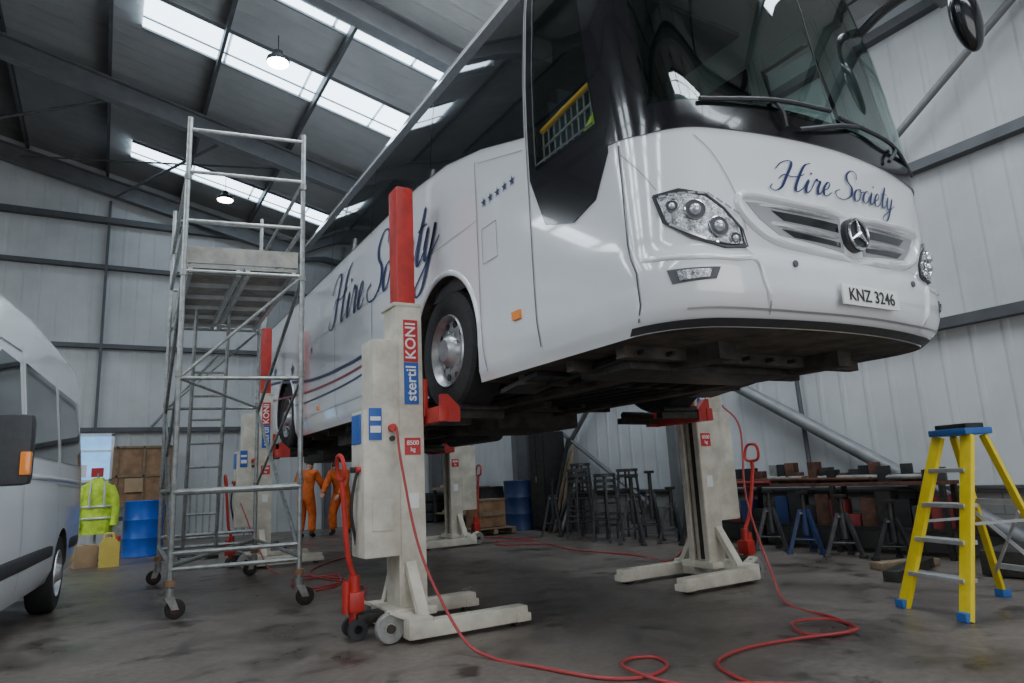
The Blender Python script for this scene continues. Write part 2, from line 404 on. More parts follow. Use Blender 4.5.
def ribbon(mb,pts,w,fn,off,mat,n=0,callig=0,closed=False):
    P=cat([V((p[0],p[1])) for p in pts],n,closed) if n else [V(p) for p in pts]
    if not n:
        Q=[]
        for i in range(len(P)-1):
            kk=max(1,int((P[i+1]-P[i]).length/.08))
            for k in range(kk):Q.append(P[i]+(P[i+1]-P[i])*k/kk)
        Q.append(P[-1]);P=Q
    if closed:P.append(P[0])
    vs=[];N=len(P)
    for i,p in enumerate(P):
        d=P[min(i+1,N-1)]-P[max(0,i-1)]
        d=d.normalized() if d.length>1e-9 else V((1,0))
        nn=V((-d.y,d.x));ww=w
        if callig: ww=w+callig*max(0,abs(d.y)-.35)*(1 if d.y<0 else .25)*min(1,i/5,(N-1-i)/5)
        vs+= [fn(*(p+nn*ww/2),off),fn(*(p-nn*ww/2),off)]
    mb.add(vs,[[2*i,2*i+1,2*i+3,2*i+2] for i in range(N-1)],mat,True)
def ridge(mb,pts,w,h,fn,mat,n=8,closed=False):
    P=cat([V(p) for p in pts],n,closed)
    if closed:P.append(P[0])
    vs=[];N=len(P);K=7
    for i,p in enumerate(P):
        d=(P[min(i+1,N-1)]-P[max(0,i-1)]);d=d.normalized() if d.length>1e-9 else V((1,0));nn=V((-d.y,d.x))
        t=min(1,i/4,(N-1-i)/4) if not closed else 1
        for k in range(K):
            a=math.pi*k/(K-1);q=p+nn*(w/2*math.cos(a));vs.append(fn(q.x,q.y,-.003+(h*t+.004)*math.sin(a)))
    mb.add(vs,[[i*K+k,i*K+k+1,(i+1)*K+k+1,(i+1)*K+k] for i in range(N-1) for k in range(K-1)],mat,True)
zz=[1.80,1.84,1.88,1.92,1.96,2.0,2.04,2.08,2.12,2.15,2.18,2.20,2.22,2.26,2.3,2.35]+[2.4+.1*i for i in range(22)]+[4.55,4.6,4.66,4.72,4.77,4.82,4.86,4.9,4.935,4.97,5.0,5.03,5.045,5.06,5.07]
ss=[i*S1/14 for i in range(14)]+[S1+(S2-S1)*i/16 for i in range(17)]+[S2+.05*i for i in range(1,21)]+[S2+1.3,S2+1.6,S2+2]
s=S2+2.4
while s<S3-.1: ss.append(s);s+=.4
ss+=[S3+(S4-S3)*i/5 for i in range(6)]+[S4+.35,S4+.7,S5]
per=ss+[-s for s in ss[-2:0:-1]]
body=MB();n=len(per)
vs=[P0(s,z) for z in zz for s in per]
fs=[[i*n+k,i*n+(k+1)%n,(i+1)*n+(k+1)%n,(i+1)*n+k] for i in range(len(zz)-1) for k in range(n)]
body.mi(m_white);body.mi(m_under)
body.add(vs,fs,m_white,True)
body.add([P0(s,1.80) for s in per],[list(range(n))],m_under)
body.add([P0(s,5.07) for s in per],[list(range(n))],m_white)
coach=body.obj('coach_bus',sharp=40)
WY=(5.0,10.75);HZ=2.13;WR=.50
cm=MB();cm.mi(m_white);cm.mi(m_under)
for wy in WY:
    for sg in(-1,1):
        cm.cyl((BX+sg*.85,wy,HZ+.02),(BX+sg*1.5,wy,HZ+.02),.60,m_under,48,smooth=False)
cut=cm.obj('cutter')
mod=coach.modifiers.new('b','BOOLEAN');mod.object=cut;mod.operation='DIFFERENCE';mod.solver='EXACT'
dg=bpy.context.evaluated_depsgraph_get();me=bpy.data.meshes.new_from_object(coach.evaluated_get(dg))
coach.modifiers.clear();coach.data=me;bpy.data.objects.remove(cut)
bb=bmesh.new();bb.from_mesh(me);kill=[]
for f in bb.faces:
    c=f.calc_center_median()
    if 3.02<c.z<4.5:
        lim=P0(1.27,c.z)
        if abs(c.x-BX)<abs(lim.x-BX) and c.y<lim.y+.01: kill.append(f)
        elif 3.02<c.z<4.5 and 2.82+.14*(c.z-3.1)<c.y<3.51 and abs(c.x-BX)>1.0: kill.append(f)
bmesh.ops.delete(bb,geom=kill,context='FACES');bb.to_mesh(me);bb.free()
me.set_sharp_from_angle(angle=math.radians(40))
b=MB()
for f,sg in((SL,1),(SR,-1)):
    patch(b,[(3.62,3.36),(4.24,3.56),(4.85,3.70),(5.5,3.76),(12.45,3.76),(12.45,4.63),(3.62,4.63)],f,.008,m_glass,.2)
    for y in (5.2,6.75,8.3,9.85,11.4):
        ribbon(b,[(y,3.72),(y,4.63)],.012,f,.011,m_blk)
    patch(b,[(2.76,2.86),(2.90,2.63),(3.12,2.57),(3.42,2.66),(3.57,3.02),(3.57,3.08),(2.76,3.08)],f,.008,m_blk,.08)
    patch(b,[(2.76,3.08),(2.85,3.08),(3.06,4.63),(2.95,4.63)],f,.0085,m_blk,.08)
    patch(b,rect(3.48,3.08,3.57,4.63),f,.008,m_blk,.08)
    patch(b,[(3.03,4.46),(3.48,4.46),(3.48,4.63),(3.05,4.63)],f,.008,m_blk,.08)
    patch(b,[(2.84,3.06),(3.50,3.06),(3.50,4.48),(3.03,4.48)],f,.012,m_dglass,.08,False)
    ribbon(b,[(2.86,3.09),(3.48,3.09),(3.48,4.45)],.015,f,.015,m_plas)
    ribbon(b,[(3.595,4.6),(3.595,1.9)],.010,f,.006,m_seam)
    ribbon(b,[(4.34,3.5),(4.34,1.86)],.007,f,.006,m_seam)
    ribbon(b,[(5.72,3.1),(5.72,1.86)],.007,f,.006,m_seam)
    for y in(6.75,8.1,9.5,11.7):
        ribbon(b,[(y,3.0),(y,1.86)],.010,f,.006,m_seam)
    ribbon(b,[(5.72,3.0),(9.5,3.0)],.006,f,.006,m_soft)
    ribbon(b,[(5.6,2.02),(9.9,2.02)],.006,f,.006,m_soft)
    ribbon(b,[(3.65,3.28),(4.3,3.47)],.006,f,.006,m_soft)
    ribbon(b,[(4.05,2.92),(4.27,2.92),(4.27,2.65),(4.05,2.65),(4.05,2.92)],.006,f,.006,m_seam)
    ribbon(b,[(4.34,3.02),(5.72,3.02)],.006,f,.006,m_soft)
    for wy in WY:
        ridge(b,[(wy+.62*math.cos(a),HZ+.02+.62*math.sin(a)) for a in [math.radians(-28+i*236/12) for i in range(13)]],.05,.016,f,m_white,4)
    patch(b,[(3.78,2.19),(3.88,2.19),(3.88,2.13),(3.78,2.13)],f,.02,m_orl,.05)
    for y in(6.2,8.8,11.9): patch(b,[(y,2.1),(y+.09,2.1),(y+.09,2.05),(y,2.05)],f,.02,m_orl,.05)
patch(b,[(-1.52,2.90),(-1.3,2.86),(-.8,2.87),(0,2.88),(.8,2.87),(1.3,2.86),(1.57,2.90),(1.57,3.06),(-1.52,3.06)],SF,.009,m_blk,.06)
for q in(1,-1):
    patch(b,[(q*a,c) for a,c in rect(1.25,3.06,1.57 if q>0 else 1.52,4.66)],SF,.009,m_blk,.06)
patch(b,rect(-1.25,4.46,1.25,4.66),SF,.009,m_blk,.06)
patch(b,rect(-1.27,3.03,1.27,4.48),SF,.013,m_wind,.06,False)
ribbon(b,[(0,3.03),(0,4.48)],.008,SF,.016,m_plas)
ribbon(b,[(1.47,2.86),(1.46,1.86)],.010,SF,.006,m_seam);ribbon(b,[(-1.47,2.86),(-1.46,1.86)],.010,SF,.006,m_seam)
for q in(1,-1):
    H=[(1.29,2.50),(1.16,2.515),(1.03,2.485),(.93,2.41),(.83,2.30),(.82,2.20),(.96,2.19),(1.12,2.25),(1.25,2.345)]
    patch(b,[(q*a,c) for a,c in H],SF,.008,m_plas,.04)
    patch(b,[(q*(1.05+(a-1.05)*.92),2.355+(c-2.355)*.88) for a,c in H],SF,.012,m_facet,.04)
    ribbon(b,[(q*a,c) for a,c in H]+[(q*H[0][0],H[0][1])],.012,SF,.014,m_plas)
    for (a,c,r) in((1.09,2.395,.052),(.975,2.305,.052),(.885,2.245,.030),(1.20,2.425,.030)):
        p=SF(q*a,c,.014);nn=(SF(q*a,c,.05)-p).normalized()
        b.lathe([(0,r*1.08),(.008,r*1.06),(.010,r),(.004,r*.97)],p,nn,m_chrome,24)
        b.lathe([(.004,r*.97),(.000,r*.6),(-.002,0)],p,nn,m_seam,24)
        b.ell(p+nn*.004,(r*.62,r*.62,r*.62),m_lens,14,10)
    for i in range(9):
        a0=1.26-.048*i; zt=2.488+ (.004 if i in(1,2,3) else 0)-max(0,(i-5))*.028
        ribbon(b,[(q*a0,zt),(q*(a0-.036),zt-(.002 if i<5 else .024))],.012,SF,.018,m_lens)
    ribbon(b,[(q*1.22,2.33),(q*1.12,2.27),(q*.98,2.215),(q*.86,2.215)],.012,SF,.018,m_chrome,n=4)
    Fg=[(1.29,2.085),(1.02,2.08),(1.05,2.02),(1.27,2.01)]
    patch(b,[(q*a,c) for a,c in Fg],SF,.006,m_seam,.04)
    patch(b,[(q*a,c) for a,c in[(1.24,2.074),(1.07,2.07),(1.085,2.03),(1.23,2.022)]],SF,.014,m_facet,.04)
    ridge(b,[(q*1.42,2.17),(q*1.2,2.145),(q*.95,2.13),(q*.80,2.13),(q*.76,2.0),(q*.72,1.88)],.034,.014,SF,m_white,8)
    ribbon(b,[(q*.84,2.19),(q*.80,2.12),(q*.76,2.0),(q*.72,1.86)],.007,SF,.010,m_soft,n=4)
    ribbon(b,[(q*1.46,2.80),(q*1.35,2.66),(q*1.27,2.53)],.005,SF,.006,m_soft,n=6)
    ribbon(b,[(q*1.05,2.82),(q*.94,2.70),(q*.84,2.50),(q*.80,2.30)],.005,SF,.006,m_soft,n=6)
    ridge(b,[(q*.02,2.475),(q*.45,2.485),(q*.76,2.50),(q*.83,2.46),(q*.78,2.36),(q*.62,2.26),(q*.3,2.215),(q*.02,2.205)],.05,.03,SF,m_white,8)
    patch(b,[(q*a,c) for a,c in[(.78,2.46),(.70,2.37),(.58,2.29),(.09,2.24),(.09,2.45),(.5,2.455)]],SF,.004,m_soft,.05)
    patch(b,[(q*a,c) for a,c in[(.62,2.425),(.54,2.375),(.12,2.355),(.12,2.405),(.5,2.42)]],SF,.008,m_blk,.05)
    patch(b,[(q*a,c) for a,c in[(.56,2.325),(.48,2.285),(.12,2.268),(.12,2.295)]],SF,.008,m_blk,.05)
    ridge(b,[(q*.08,2.435),(q*.4,2.44),(q*.74,2.455)],.024,.02,SF,m_silver,5)
    ridge(b,[(q*.08,2.325),(q*.4,2.335),(q*.66,2.36)],.034,.022,SF,m_silver,5)
    p=SF(q*.55,2.12,.004);b.lathe([(0,.02),(.006,.018),(.006,0)],p,(0,-1,0),m_seam,12)
p=SF(0,2.35,.035)
b.lathe([(-.04,.10),(0,.10),(.004,.095),(.004,0)],p,(0,-1,0),m_plas,32)
b.tube([p+V((.088*math.cos(a),-.012,.088*math.sin(a))) for a in [i*math.pi/12 for i in range(24)]],.009,m_chrome,8,0,True)
for a in(90,210,330):
    a=math.radians(a);e=p+V((.083*math.cos(a),-.012,.083*math.sin(a)))
    b.cyl(p+V((0,-.016,0)),e,.018,m_chrome,8,.004)
pp=SF(0,1.965,.02)
b.box(pp+V((.0,-.004,0.01)),(.52,.012,.115),m_plate,None,.004)
ribbon(b,[(-1.2,1.885),(-.5,1.875),(0,1.875),(.5,1.875),(1.2,1.885)],.008,SF,.006,m_soft)
ribbon(b,[(-1.5,1.825),(-.7,1.825),(0,1.825),(.7,1.825),(1.5,1.825)],.035,SF,.008,m_plas)
def wiper(a,c):
    b.tube([SF(a[0],a[1],.03),SF((a[0]+c[0])/2,(a[1]+c[1])/2,.05),SF(c[0],c[1],.03)],.013,m_plas,6,6)
wiper((1.0,3.02),(.02,3.13));wiper((-.05,3.10),(-1.15,3.02));wiper((.45,2.93),(.5,3.09));wiper((.35,2.93),(-.3,3.1));wiper((-.55,2.93),(-.7,3.07))
A=[(4.62,2.60,4.12),(4.70,2.36,4.28),(4.88,2.16,4.40),(5.08,2.05,4.42),(5.16,2.05,4.40)]
b.tube(A,.035,m_blk,10,6)
Rm=Matrix.Rotation(math.radians(-14),3,'Y')
b.ell((5.20,2.05,4.19),(.13,.09,.26),m_blk,20,14,Rm)
A=[(2*BX-p[0],p[1],p[2]+.6) for p in A];b.tube(A,.035,m_blk,10,6);b.ell((2*BX-5.20,2.05,4.80),(.12,.08,.20),m_blk,20,14)
trim=b.obj('glazing_and_trim',coach,sharp=30)
text('KNZ 3246',.098,pp+V((0,-.013,.008)),(1,0,0),(0,0,1),m_blk,coach,'registration_text',.001)
b=MB()
b.box((BX,7.4,2.66),(2.36,9.6,.08),m_plas)
b.box((BX,3.1,2.72),(2.2,.9,.06),m_plas)
b.box((BX,2.76,2.90),(2.05,.40,.20),m_trimg,None,.06)
b.box((BX-.67,2.86,3.02),(.62,.26,.14),m_plas,None,.05)
b.box((BX,2.95,2.96),(.45,.3,.34),m_trimg,None,.05)
for sg in(-1,1): b.box((BX+sg*1.19,8.0,3.6),(.03,8.7,2.0),m_plas)
b.box((BX,7.9,4.78),(1.9,8.8,.04),m_trimg)
b.box((BX,12.3,3.7),(2.3,.04,2.1),m_plas)
b.box((BX-.4,4.12,3.25),(1.5,.04,1.15),m_trimg,None,.02)
for sg in(-1,1): b.box((BX+sg*.85,8.2,4.5),(.45,8.2,.22),m_trimg,None,.05)
st=V((BX-.67,3.02,3.24));tl=Matrix.Rotation(math.radians(-35),3,'X')
b.tube([st+tl@V((.23*math.cos(a),.23*math.sin(a),0)) for a in[i*math.pi/12 for i in range(24)]],.016,m_plas,8,0,True)
b.cyl(st,st+tl@V((0,-.0,-.3)),.04,m_plas);
for a in(0,math.pi): b.cyl(st,st+tl@V((.22*math.cos(a),.22*math.sin(a),0)),.012,m_plas,8)
b.box(st,(.12,.08,.04),m_plas,tl,.015)
def seat(x,y,z=2.70,w=.46):
    b.box((x,y,z+.42),(w,.46,.14),m_seat,None,.04)
    b.box((x,y+.24,z+.80),(w,.13,.72),m_seat,Matrix.Rotation(math.radians(-8),3,'X'),.05)
    b.box((x,y+.29,z+1.22),(w*.55,.10,.18),m_seat,None,.04)
    b.box((x,y,z+.18),(.25,.3,.35),m_plas)
seat(BX-.67,3.62);seat(BX+.7,3.45)
for r in range(8):
    y=4.9+r*.85
    for x in(-.92,-.47,.47,.92): seat(BX+x,y,2.78,.42)
b.tube([(2.40,3.47,3.34),(2.40,3.2,3.37),(2.40,2.90,3.40)],.019,m_rail_y,10)
b.tube([(2.40,3.47,3.22),(2.40,2.9,3.27)],.009,m_galv,8)
for i in range(9):
    y=3.46-.065*i;b.cyl((2.40,y,3.06),(2.40,y,3.35+.006*i),.006,m_galvd,6)
b.tube([(2.42,2.93,3.22),(2.42,2.95,3.16),(2.42,2.99,3.11),(2.43,3.03,3.07)],[.015,.022,.028,.034,.038,.040,.04,.035,.03,.03],m_hiv,10,3)
b.obj('cab_interior',coach)
GL={'H':([[(-.35,1.5),(-.1,2.0),(.35,2.2),(.55,1.9),(.42,1.0),(.30,.25),(.0,-.05),(-.35,.1),(-.3,.4)],[(1.75,2.25),(1.4,2.0),(1.22,1.2),(1.15,.3),(1.32,0),(1.65,.3)],[(.0,.8),(.25,1.15),(.75,1.05),(1.2,1.15),(1.5,1.35)]],1.65),
'i':([[(0,.3),(.22,1.0),(.18,.3),(.30,0),(.55,.3)],[(.26,1.45),(.30,1.52),(.27,1.40)]],.52),
'r':([[(0,.3),(.2,1.1),(.3,.98),(.5,.98),(.45,.4),(.56,0),(.8,.3)]],.78),
'e':([[(0,.3),(.34,.55),(.42,.9),(.26,1.02),(.08,.6),(.15,.1),(.4,0),(.68,.3)]],.66),
'S':([[(1.25,1.7),(1.1,2.2),(.65,2.3),(.38,1.85),(.55,1.4),(.95,.95),(.98,.35),(.5,-.05),(-.05,.05),(-.25,.45),(.05,.65)]],1.2),
'o':([[(.45,1.0),(.15,.85),(.05,.4),(.25,0),(.52,.2),(.58,.7),(.45,1.0),(.6,.8),(.85,.9)]],.78),
'c':([[(.5,.8),(.34,1.0),(.10,.7),(.10,.2),(.32,0),(.6,.3)]],.56),
't':([[(.0,.3),(.32,1.8),(.20,.4),(.36,0),(.62,.3)],[(.02,1.12),(.3,1.2),(.62,1.18)]],.60),
'y':([[(0,.4),(.14,1.0),(.12,.3),(.28,0),(.5,.3),(.62,1.0),(.5,0),(.32,-.8),(.0,-1.05),(-.2,-.75),(.3,-.2),(1.0,.5)]],.7),' ':([],.55)}
def script(mb,txt,x0,z0,ux,uz,fn,dirx,off,mat,tilt=0):
    cx=0
    for ch in txt:
        st_,adv=GL[ch]
        for S_ in st_:
            pts=[]
            for p in S_:
                xx=ux*(cx+p[0])+.45*uz*p[1];pts.append((x0+dirx*xx,z0+uz*p[1]+tilt*xx))
            ribbon(mb,pts,uz*.075,fn,off,mat,n=7,callig=uz*.28)
        cx+=adv
b=MB()
script(b,'Hire Society',8.25,3.0,.335,.27,SL,-1,.008,m_navy)
script(b,'Hire Society',.57,2.55,.118,.082,SF,-1,.010,m_navy,.045)
script(b,'Hire Society',5.5,3.0,.335,.27,SR,1,.008,m_navy)
def star(mb,fn,cy,cz,r,mat):
    pts=[]
    for i in range(10):
        a=math.pi/2+i*math.pi/5;rr=r if i%2==0 else r*.4
        pts.append((cy+rr*math.cos(a),cz+rr*math.sin(a)))
    patch(mb,pts,fn,.008,mat,.3,False)
for i in range(5): star(b,SL,4.22-.105*i,3.12,.042,m_navy)
for y,z,r in((9.7,2.78,.10),(10.3,2.80,.12),(11.5,2.95,.13),(9.2,2.9,.07)):star(b,SL,y,z,r,m_navy)
ribbon(b,[(5.75,2.50),(7.5,2.44),(9.3,2.50),(11.2,2.74),(12.3,2.82)],.04,SL,.008,m_navy,n=10)
ribbon(b,[(5.75,2.42),(7.5,2.33),(9.3,2.35),(11.2,2.47),(12.3,2.52)],.03,SL,.008,m_purp,n=10)
ribbon(b,[(5.75,2.34),(7.5,2.23),(9.3,2.22),(10.1,2.25)],.022,SL,.008,m_navy,n=10)
b.obj('livery_lettering',coach)
def wheel(mb,c,ax,r,w,rim=.58,holes=10):
    ax=V(ax);c=V(c)
    mb.lathe([(-w/2,r*rim),(-w/2,r*.93),(-w*.42,r*.985),(-w*.3,r),(w*.3,r),(w*.42,r*.985),(w/2,r*.93),(w/2+.004,r*.8),(w/2-.004,r*.62),(w/2-.01,r*rim)],c,ax,m_rub,40)
    mb.lathe([(w/2-.01,r*rim),(w/2+.005,r*rim*.98),(w/2-.02,r*rim*.93),(w/2-.07,r*rim*.86),(w/2-.045,r*rim*.62),(w/2-.05,r*.28),(w/2+.0,r*.24),(w/2+.03,r*.18),(w/2+.035,0)],c,ax,m_silver,40)
    u=V((0,0,1)) if abs(ax.z)<.9 else V((1,0,0));y=u.cross(ax).normalized();z=ax.cross(y)
    for i in range(holes):
        a=2*math.pi*i/holes;d=y*math.cos(a)+z*math.sin(a)
        p=c+ax*(w/2-.052)+d*r*rim*.74;mb.cyl(p,p+ax*.008,r*.062,m_blk,12)
        a+=math.pi/holes;d=y*math.cos(a)+z*math.sin(a)
        p=c+ax*(w/2-.05)+d*r*.31;mb.cyl(p,p+ax*.03,r*.03,m_chrome,6)
b=MB()
for wy in WY:
    for sg in(-1,1):
        wheel(b,(BX+sg*1.10,wy,HZ),(sg,0,0),WR,.30,.60)
        if wy>8: wheel(b,(BX+sg*.76,wy,HZ),(sg,0,0),WR,.28)
    b.cyl((BX-1,wy,HZ-.02),(BX+1,wy,HZ-.02),.09,m_under,16)
b.ell((BX,WY[1],HZ-.05),(.25,.28,.25),m_under)
b.obj('wheels',coach)
b=MB()
for x in(-.55,.55): b.box((BX+x,7.4,1.76),(.14,9.4,.12),m_under)
for y in(3.0,3.5,4.1,5.9,6.6,7.4,8.2,9.0,9.8,11.6,12.2): b.box((BX,y,1.77),(2.2,.08,.08),m_under)
b.box((BX-.2,3.35,1.74),(1.5,.5,.1),m_dkst,None,.02)
b.box((BX+.3,6.6,1.68),(1.0,1.1,.22),m_under,None,.04)
b.box((BX-.6,8.4,1.69),(.7,1.4,.2),m_under,None,.04)
b.box((BX,11.9,1.65),(1.1,1.3,.32),m_dkst,None,.05)
b.cyl((BX+.8,7.9,1.68),(BX+.8,9.2,1.68),.13,m_dkst)
b.cyl((BX-.15,5.2,1.75),(BX-.15,10.5,1.78),.05,m_dkst)
for i in range(9):
    b.tube([(BX-1.0+.22*i,2.9,1.76),(BX-.9+.2*i,4.0,1.73),(BX-.8+.18*i,5.5,1.75)],.014,m_rub,6,5)
for sg in(-1,1):
    b.box((BX+sg*.62,WY[0],1.86),(.3,.9,.12),m_dkst,None,.02)
    for dy in(-.42,.42): b.cyl((BX+sg*.62,WY[0]+dy,1.8),(BX+sg*.62,WY[0]+dy,2.1),.1,m_rub)
    b.beam((BX+sg*.4,WY[0]+.4,1.75),(BX+sg*.5,WY[0]+1.4,1.8),.06,.06,m_dkst)
    b.beam((BX+sg*.95,3.9,1.78),(BX+sg*.95,4.4,1.72),.3,.03,m_plas)
b.obj('underbody',coach)
# ------------------------------------------------------------------ column lifts
def lift(px,py,dr,jx=-.40,tilt=0):
    X=Matrix.Translation((px,py,0)) @ (Matrix.Identity(4) if dr>0 else Matrix.Rotation(math.pi,4,'Z'))
    b=MB()
    for y in(-.42,.42):
        b.box((.31,y,.085),(.94,.13,.11),m_cream,None,.015)
        b.box((.74,y,.06),(.12,.15,.06),m_cream,None,.01)
        b.cyl((.70,y-.05,.045),(.70,y+.05,.045),.045,m_dkst)
        b.beam((-.02,y*.9,.14),(-.02,y*.33,.50),.08,.05,m_cream)
    b.box((-.08,0,.10),(.18,.96,.14),m_cream,None,.015)
    b.box((-.02,0,.16),(.36,.42,.06),m_cream,None,.01)
    b.box((-.08,0,1.29),(.04,.27,2.38),m_cream,None,.006)
    for y in(-.125,.125):
        b.box((.015,y,1.29),(.20,.03,2.38),m_cream,None,.006)
        b.box((.108,y*.83,1.29),(.022,.055,2.38),m_cream)
    b.box((.0,0,2.485),(.24,.29,.03),m_cream,None,.005)
    b.box((.015,0,1.3),(.09,.17,2.3),m_cream)
    b.box((.065,0,1.0),(.012,.05,1.6),m_dkst)
    b.box((.015,0,2.55),(.15,.18,1.92),m_red,None,.012)
    b.box((.015,0,3.5),(.12,.15,.05),m_red,None,.01)
    b.box((.145,0,1.74),(.04,.26,.30),m_red,None,.01)
    b.box((.18,0,1.59),(.08,.78,.12),m_red,None,.01)
    for y in(-.35,.35):
        b.prism([(.17,1.53),(.17,1.74),(.22,1.74),(.32,1.64),(.32,1.53)],y-.03,y+.03,m_red)
        b.beam((.22,y*.95,1.585),(.74,y*.82,1.585),.09,.06,m_dkst,.008)
        b.cyl((.30,y*.9,1.64),(.70,y*.8,1.64),.04,m_dkst,12)
    b.box((-.24,-.02,1.10),(.28,.30,1.08),m_cream,None,.025)
    b.box((-.20,-.02,1.91),(.20,.27,.56),m_cream,None,.02)
    b.box((-.385,-.02,1.50),(.012,.20,.22),m_blue,None,.003)
    for i,mm in enumerate((m_lred,m_plas,m_plas)):
        b.cyl((-.38,-.09+.07*i,1.2),(-.41,-.09+.07*i,1.2),.022,mm)
    b.box((-.29,-.175,1.53),(.10,.008,.24),m_blue,None,.003)
    b.box((-.29,-.181,1.57),(.08,.006,.03),m_wht);b.box((-.29,-.181,1.49),(.08,.006,.05),m_wht)
    b.cyl((-.16,-.17,1.50),(-.16,-.21,1.50),.03,m_lred);b.cyl((-.16,-.17,1.42),(-.16,-.195,1.42),.02,m_plas)
    b.box((-.24,-.175,.86),(.16,.01,.22),m_cream,None,.004)
    b.tube([(-.36,.05,.6),(-.42,.0,.9),(-.40,-.05,1.15),(-.36,-.05,1.2)],.012,m_plas,8,5)
    b.beam((-.10,0,.14),(jx,0,.14),.16,.07,m_dkst,.01)
    b.cyl((jx,0,.10),(jx,0,.44),.04,m_red)
    b.box((jx,0,.26),(.11,.14,.14),m_red,None,.02)
    b.cyl((jx-.06,0,.18),(jx-.06,0,.40),.03,m_red)
    h=jx-tilt
    b.tube([(jx,0,.42),(jx-.05-tilt*.4,0,.6),(h-.08,0,1.0),(h-.09,0,1.12)],.020,m_red,8,4)
    b.tube([(h-.09,-.07,1.14),(h-.10,-.09,1.22),(h-.11,-.05,1.30),(h-.11,.05,1.30),(h-.10,.09,1.22),(h-.09,.07,1.14)],.015,m_red,8,5,True)
    for y in(-.07,.07): b.lathe([(-.02,.03),(-.02,.07),(.02,.07),(.02,.03)],(jx,y,.075),(0,1,0),m_plas,20)
    for y in(-.34,.34):
        b.lathe([(-.03,.04),(-.03,.095),(-.015,.105),(.015,.105),(.03,.095),(.03,.04)],(-.26,y,.105),(0,1,0),m_galvd,28)
        b.lathe([(-.02,0),(-.02,.085),(.02,.085),(.02,0)],(-.26,y,.105),(0,1,0),m_cream,24)
        b.cyl((-.26,y-.045,.105),(-.26,y+.045,.105),.03,m_dkst)
        b.beam((-.26,y,.21),(-.10,y,.13),.10,.02,m_cream)
    o=b.obj('mobile_column_lift',None,X)
    def tx(body,size,loc,mat,name,xdir,ydir):
        l=X@V(loc);R=X.to_3x3();text(body,size,l,R@V(xdir),R@V(ydir),mat,o,name)
    for g in(-1,1):
        yy=g*.143
        pb=MB();pb.box((.02,yy,2.19),(.12,.006,.34),m_lred);pb.box((.02,yy,1.85),(.12,.006,.33),m_blue)
        pb.box((.02,yy,1.36),(.13,.006,.13),m_lred);pb.box((.02,yy,.95),(.08,.006,.11),m_wht)
        q=pb.obj('labels',o);q.matrix_parent_inverse=Matrix.Identity(4)
        yd=(g,0,0)
        tx('stertil',.12,(.02,yy+g*.006,1.85),m_wht,'brand_lettering',(0,0,1),yd)
        tx('KONI',.12,(.02,yy+g*.006,2.19),m_wht,'brand_lettering',(0,0,1),yd)
        tx('8500',.050,(.02,yy+g*.006,1.385),m_wht,'capacity_text',(-g,0,0),(0,0,1))
        tx('kg',.045,(.02,yy+g*.006,1.335),m_wht,'capacity_text',(-g,0,0),(0,0,1))
    return o
lift(2.03,5.12,1);lift(5.22,5.12,-1,-.56,.14);lift(2.05,10.85,1);lift(5.20,10.85,-1)
b=MB()
def hose(P): b.tube(P,.010,m_hose,8,8)
hose([(1.89,4.90,1.50),(1.89,4.80,1.2),(1.94,4.6,.6),(2.03,4.2,.12),(2.12,3.95,.012),(2.22,3.6,.012),(2.36,3.2,.012),(2.55,3.05,.012),(2.78,3.12,.012),(2.86,3.3,.012),(2.72,3.38,.012),(2.55,3.2,.03),(2.6,2.85,.012),(2.9,2.6,.012),(3.2,2.3,.012)])
hose([(5.44,4.93,1.7),(5.40,4.7,1.45),(5.15,4.5,.8),(4.95,4.15,.2),(4.68,3.8,.012),(4.5,3.3,.012),(4.33,3.03,.012),(4.1,2.95,.012),(3.95,3.1,.012),(4.1,3.3,.03),(4.35,3.2,.03),(4.2,2.9,.03),(3.8,3.05,.012),(3.4,3.1,.012),(3.05,3.0,.012),(2.9,2.7,.012),(2.85,2.2,.012)])
hose([(5.6,5.7,.5),(5.7,5.95,.2),(5.85,6.4,.012),(6.0,7.2,.012),(5.9,8.4,.012),(6.1,9.4,.012),(5.6,10.0,.012),(5.9,10.6,.012),(6.4,10.2,.012),(6.2,11.5,.012),(5.6,12.0,.012)])
hose([(1.72,10.6,.9),(1.9,10.2,.3),(2.0,9.6,.012),(2.3,8.8,.012),(2.5,8.2,.012),(2.1,7.8,.012),(1.9,8.2,.012),(2.1,8.6,.012),(2.5,8.5,.03),(2.3,7.8,.012),(2.0,7.6,.012)])
hose([(2.35,5.9,.012),(2.2,6.6,.012),(2.5,7.6,.012),(2.3,9.0,.012),(2.9,10.2,.012),(3.8,11.0,.012)])
b.obj('air_hose')
# ------------------------------------------------------------------ scaffold tower
b=MB();FL=V((.57,7.1,0));FR=V((1.66,6.9,0));BR=V((1.75,9.65,0));BL=V((.65,9.8,0));T=4.85
Z=lambda p,z:V((p.x,p.y,z))
for p,tz in((FL,T),(FR,4.8),(BR,T),(BL,T)):
    b.cyl(Z(p,.2),Z(p,tz),.025,m_galv,10)
    for z in(1.15,2.2,3.2,4.2): b.cyl(Z(p,z-.03),Z(p,z+.03),.034,m_galvd,10)
    o=V((.05,-.03,0)) if p in(FL,FR) else V((-.04,.05,0))
    b.cyl(Z(p,.16),Z(p,.26),.04,m_galvd);b.cyl(Z(p,.28),Z(p,.33),.05,m_wood)
    for d in(-.035,.035): b.prism([(p.x+o.x-.03,.08),(p.x+o.x+.03,.08),(p.x+.04,.19),(p.x-.04,.19)],p.y+o.y+d-.004,p.y+o.y+d+.004,m_galvd)
    b.lathe([(-.022,.03),(-.022,.075),(-.012,.085),(.012,.085),(.022,.075),(.022,.03)],(p.x+o.x,p.y+o.y,.085),(0,1,0),m_rub,24)
    b.cyl((p.x+o.x,p.y+o.y-.03,.085),(p.x+o.x,p.y+o.y+.03,.085),.045,m_rust)
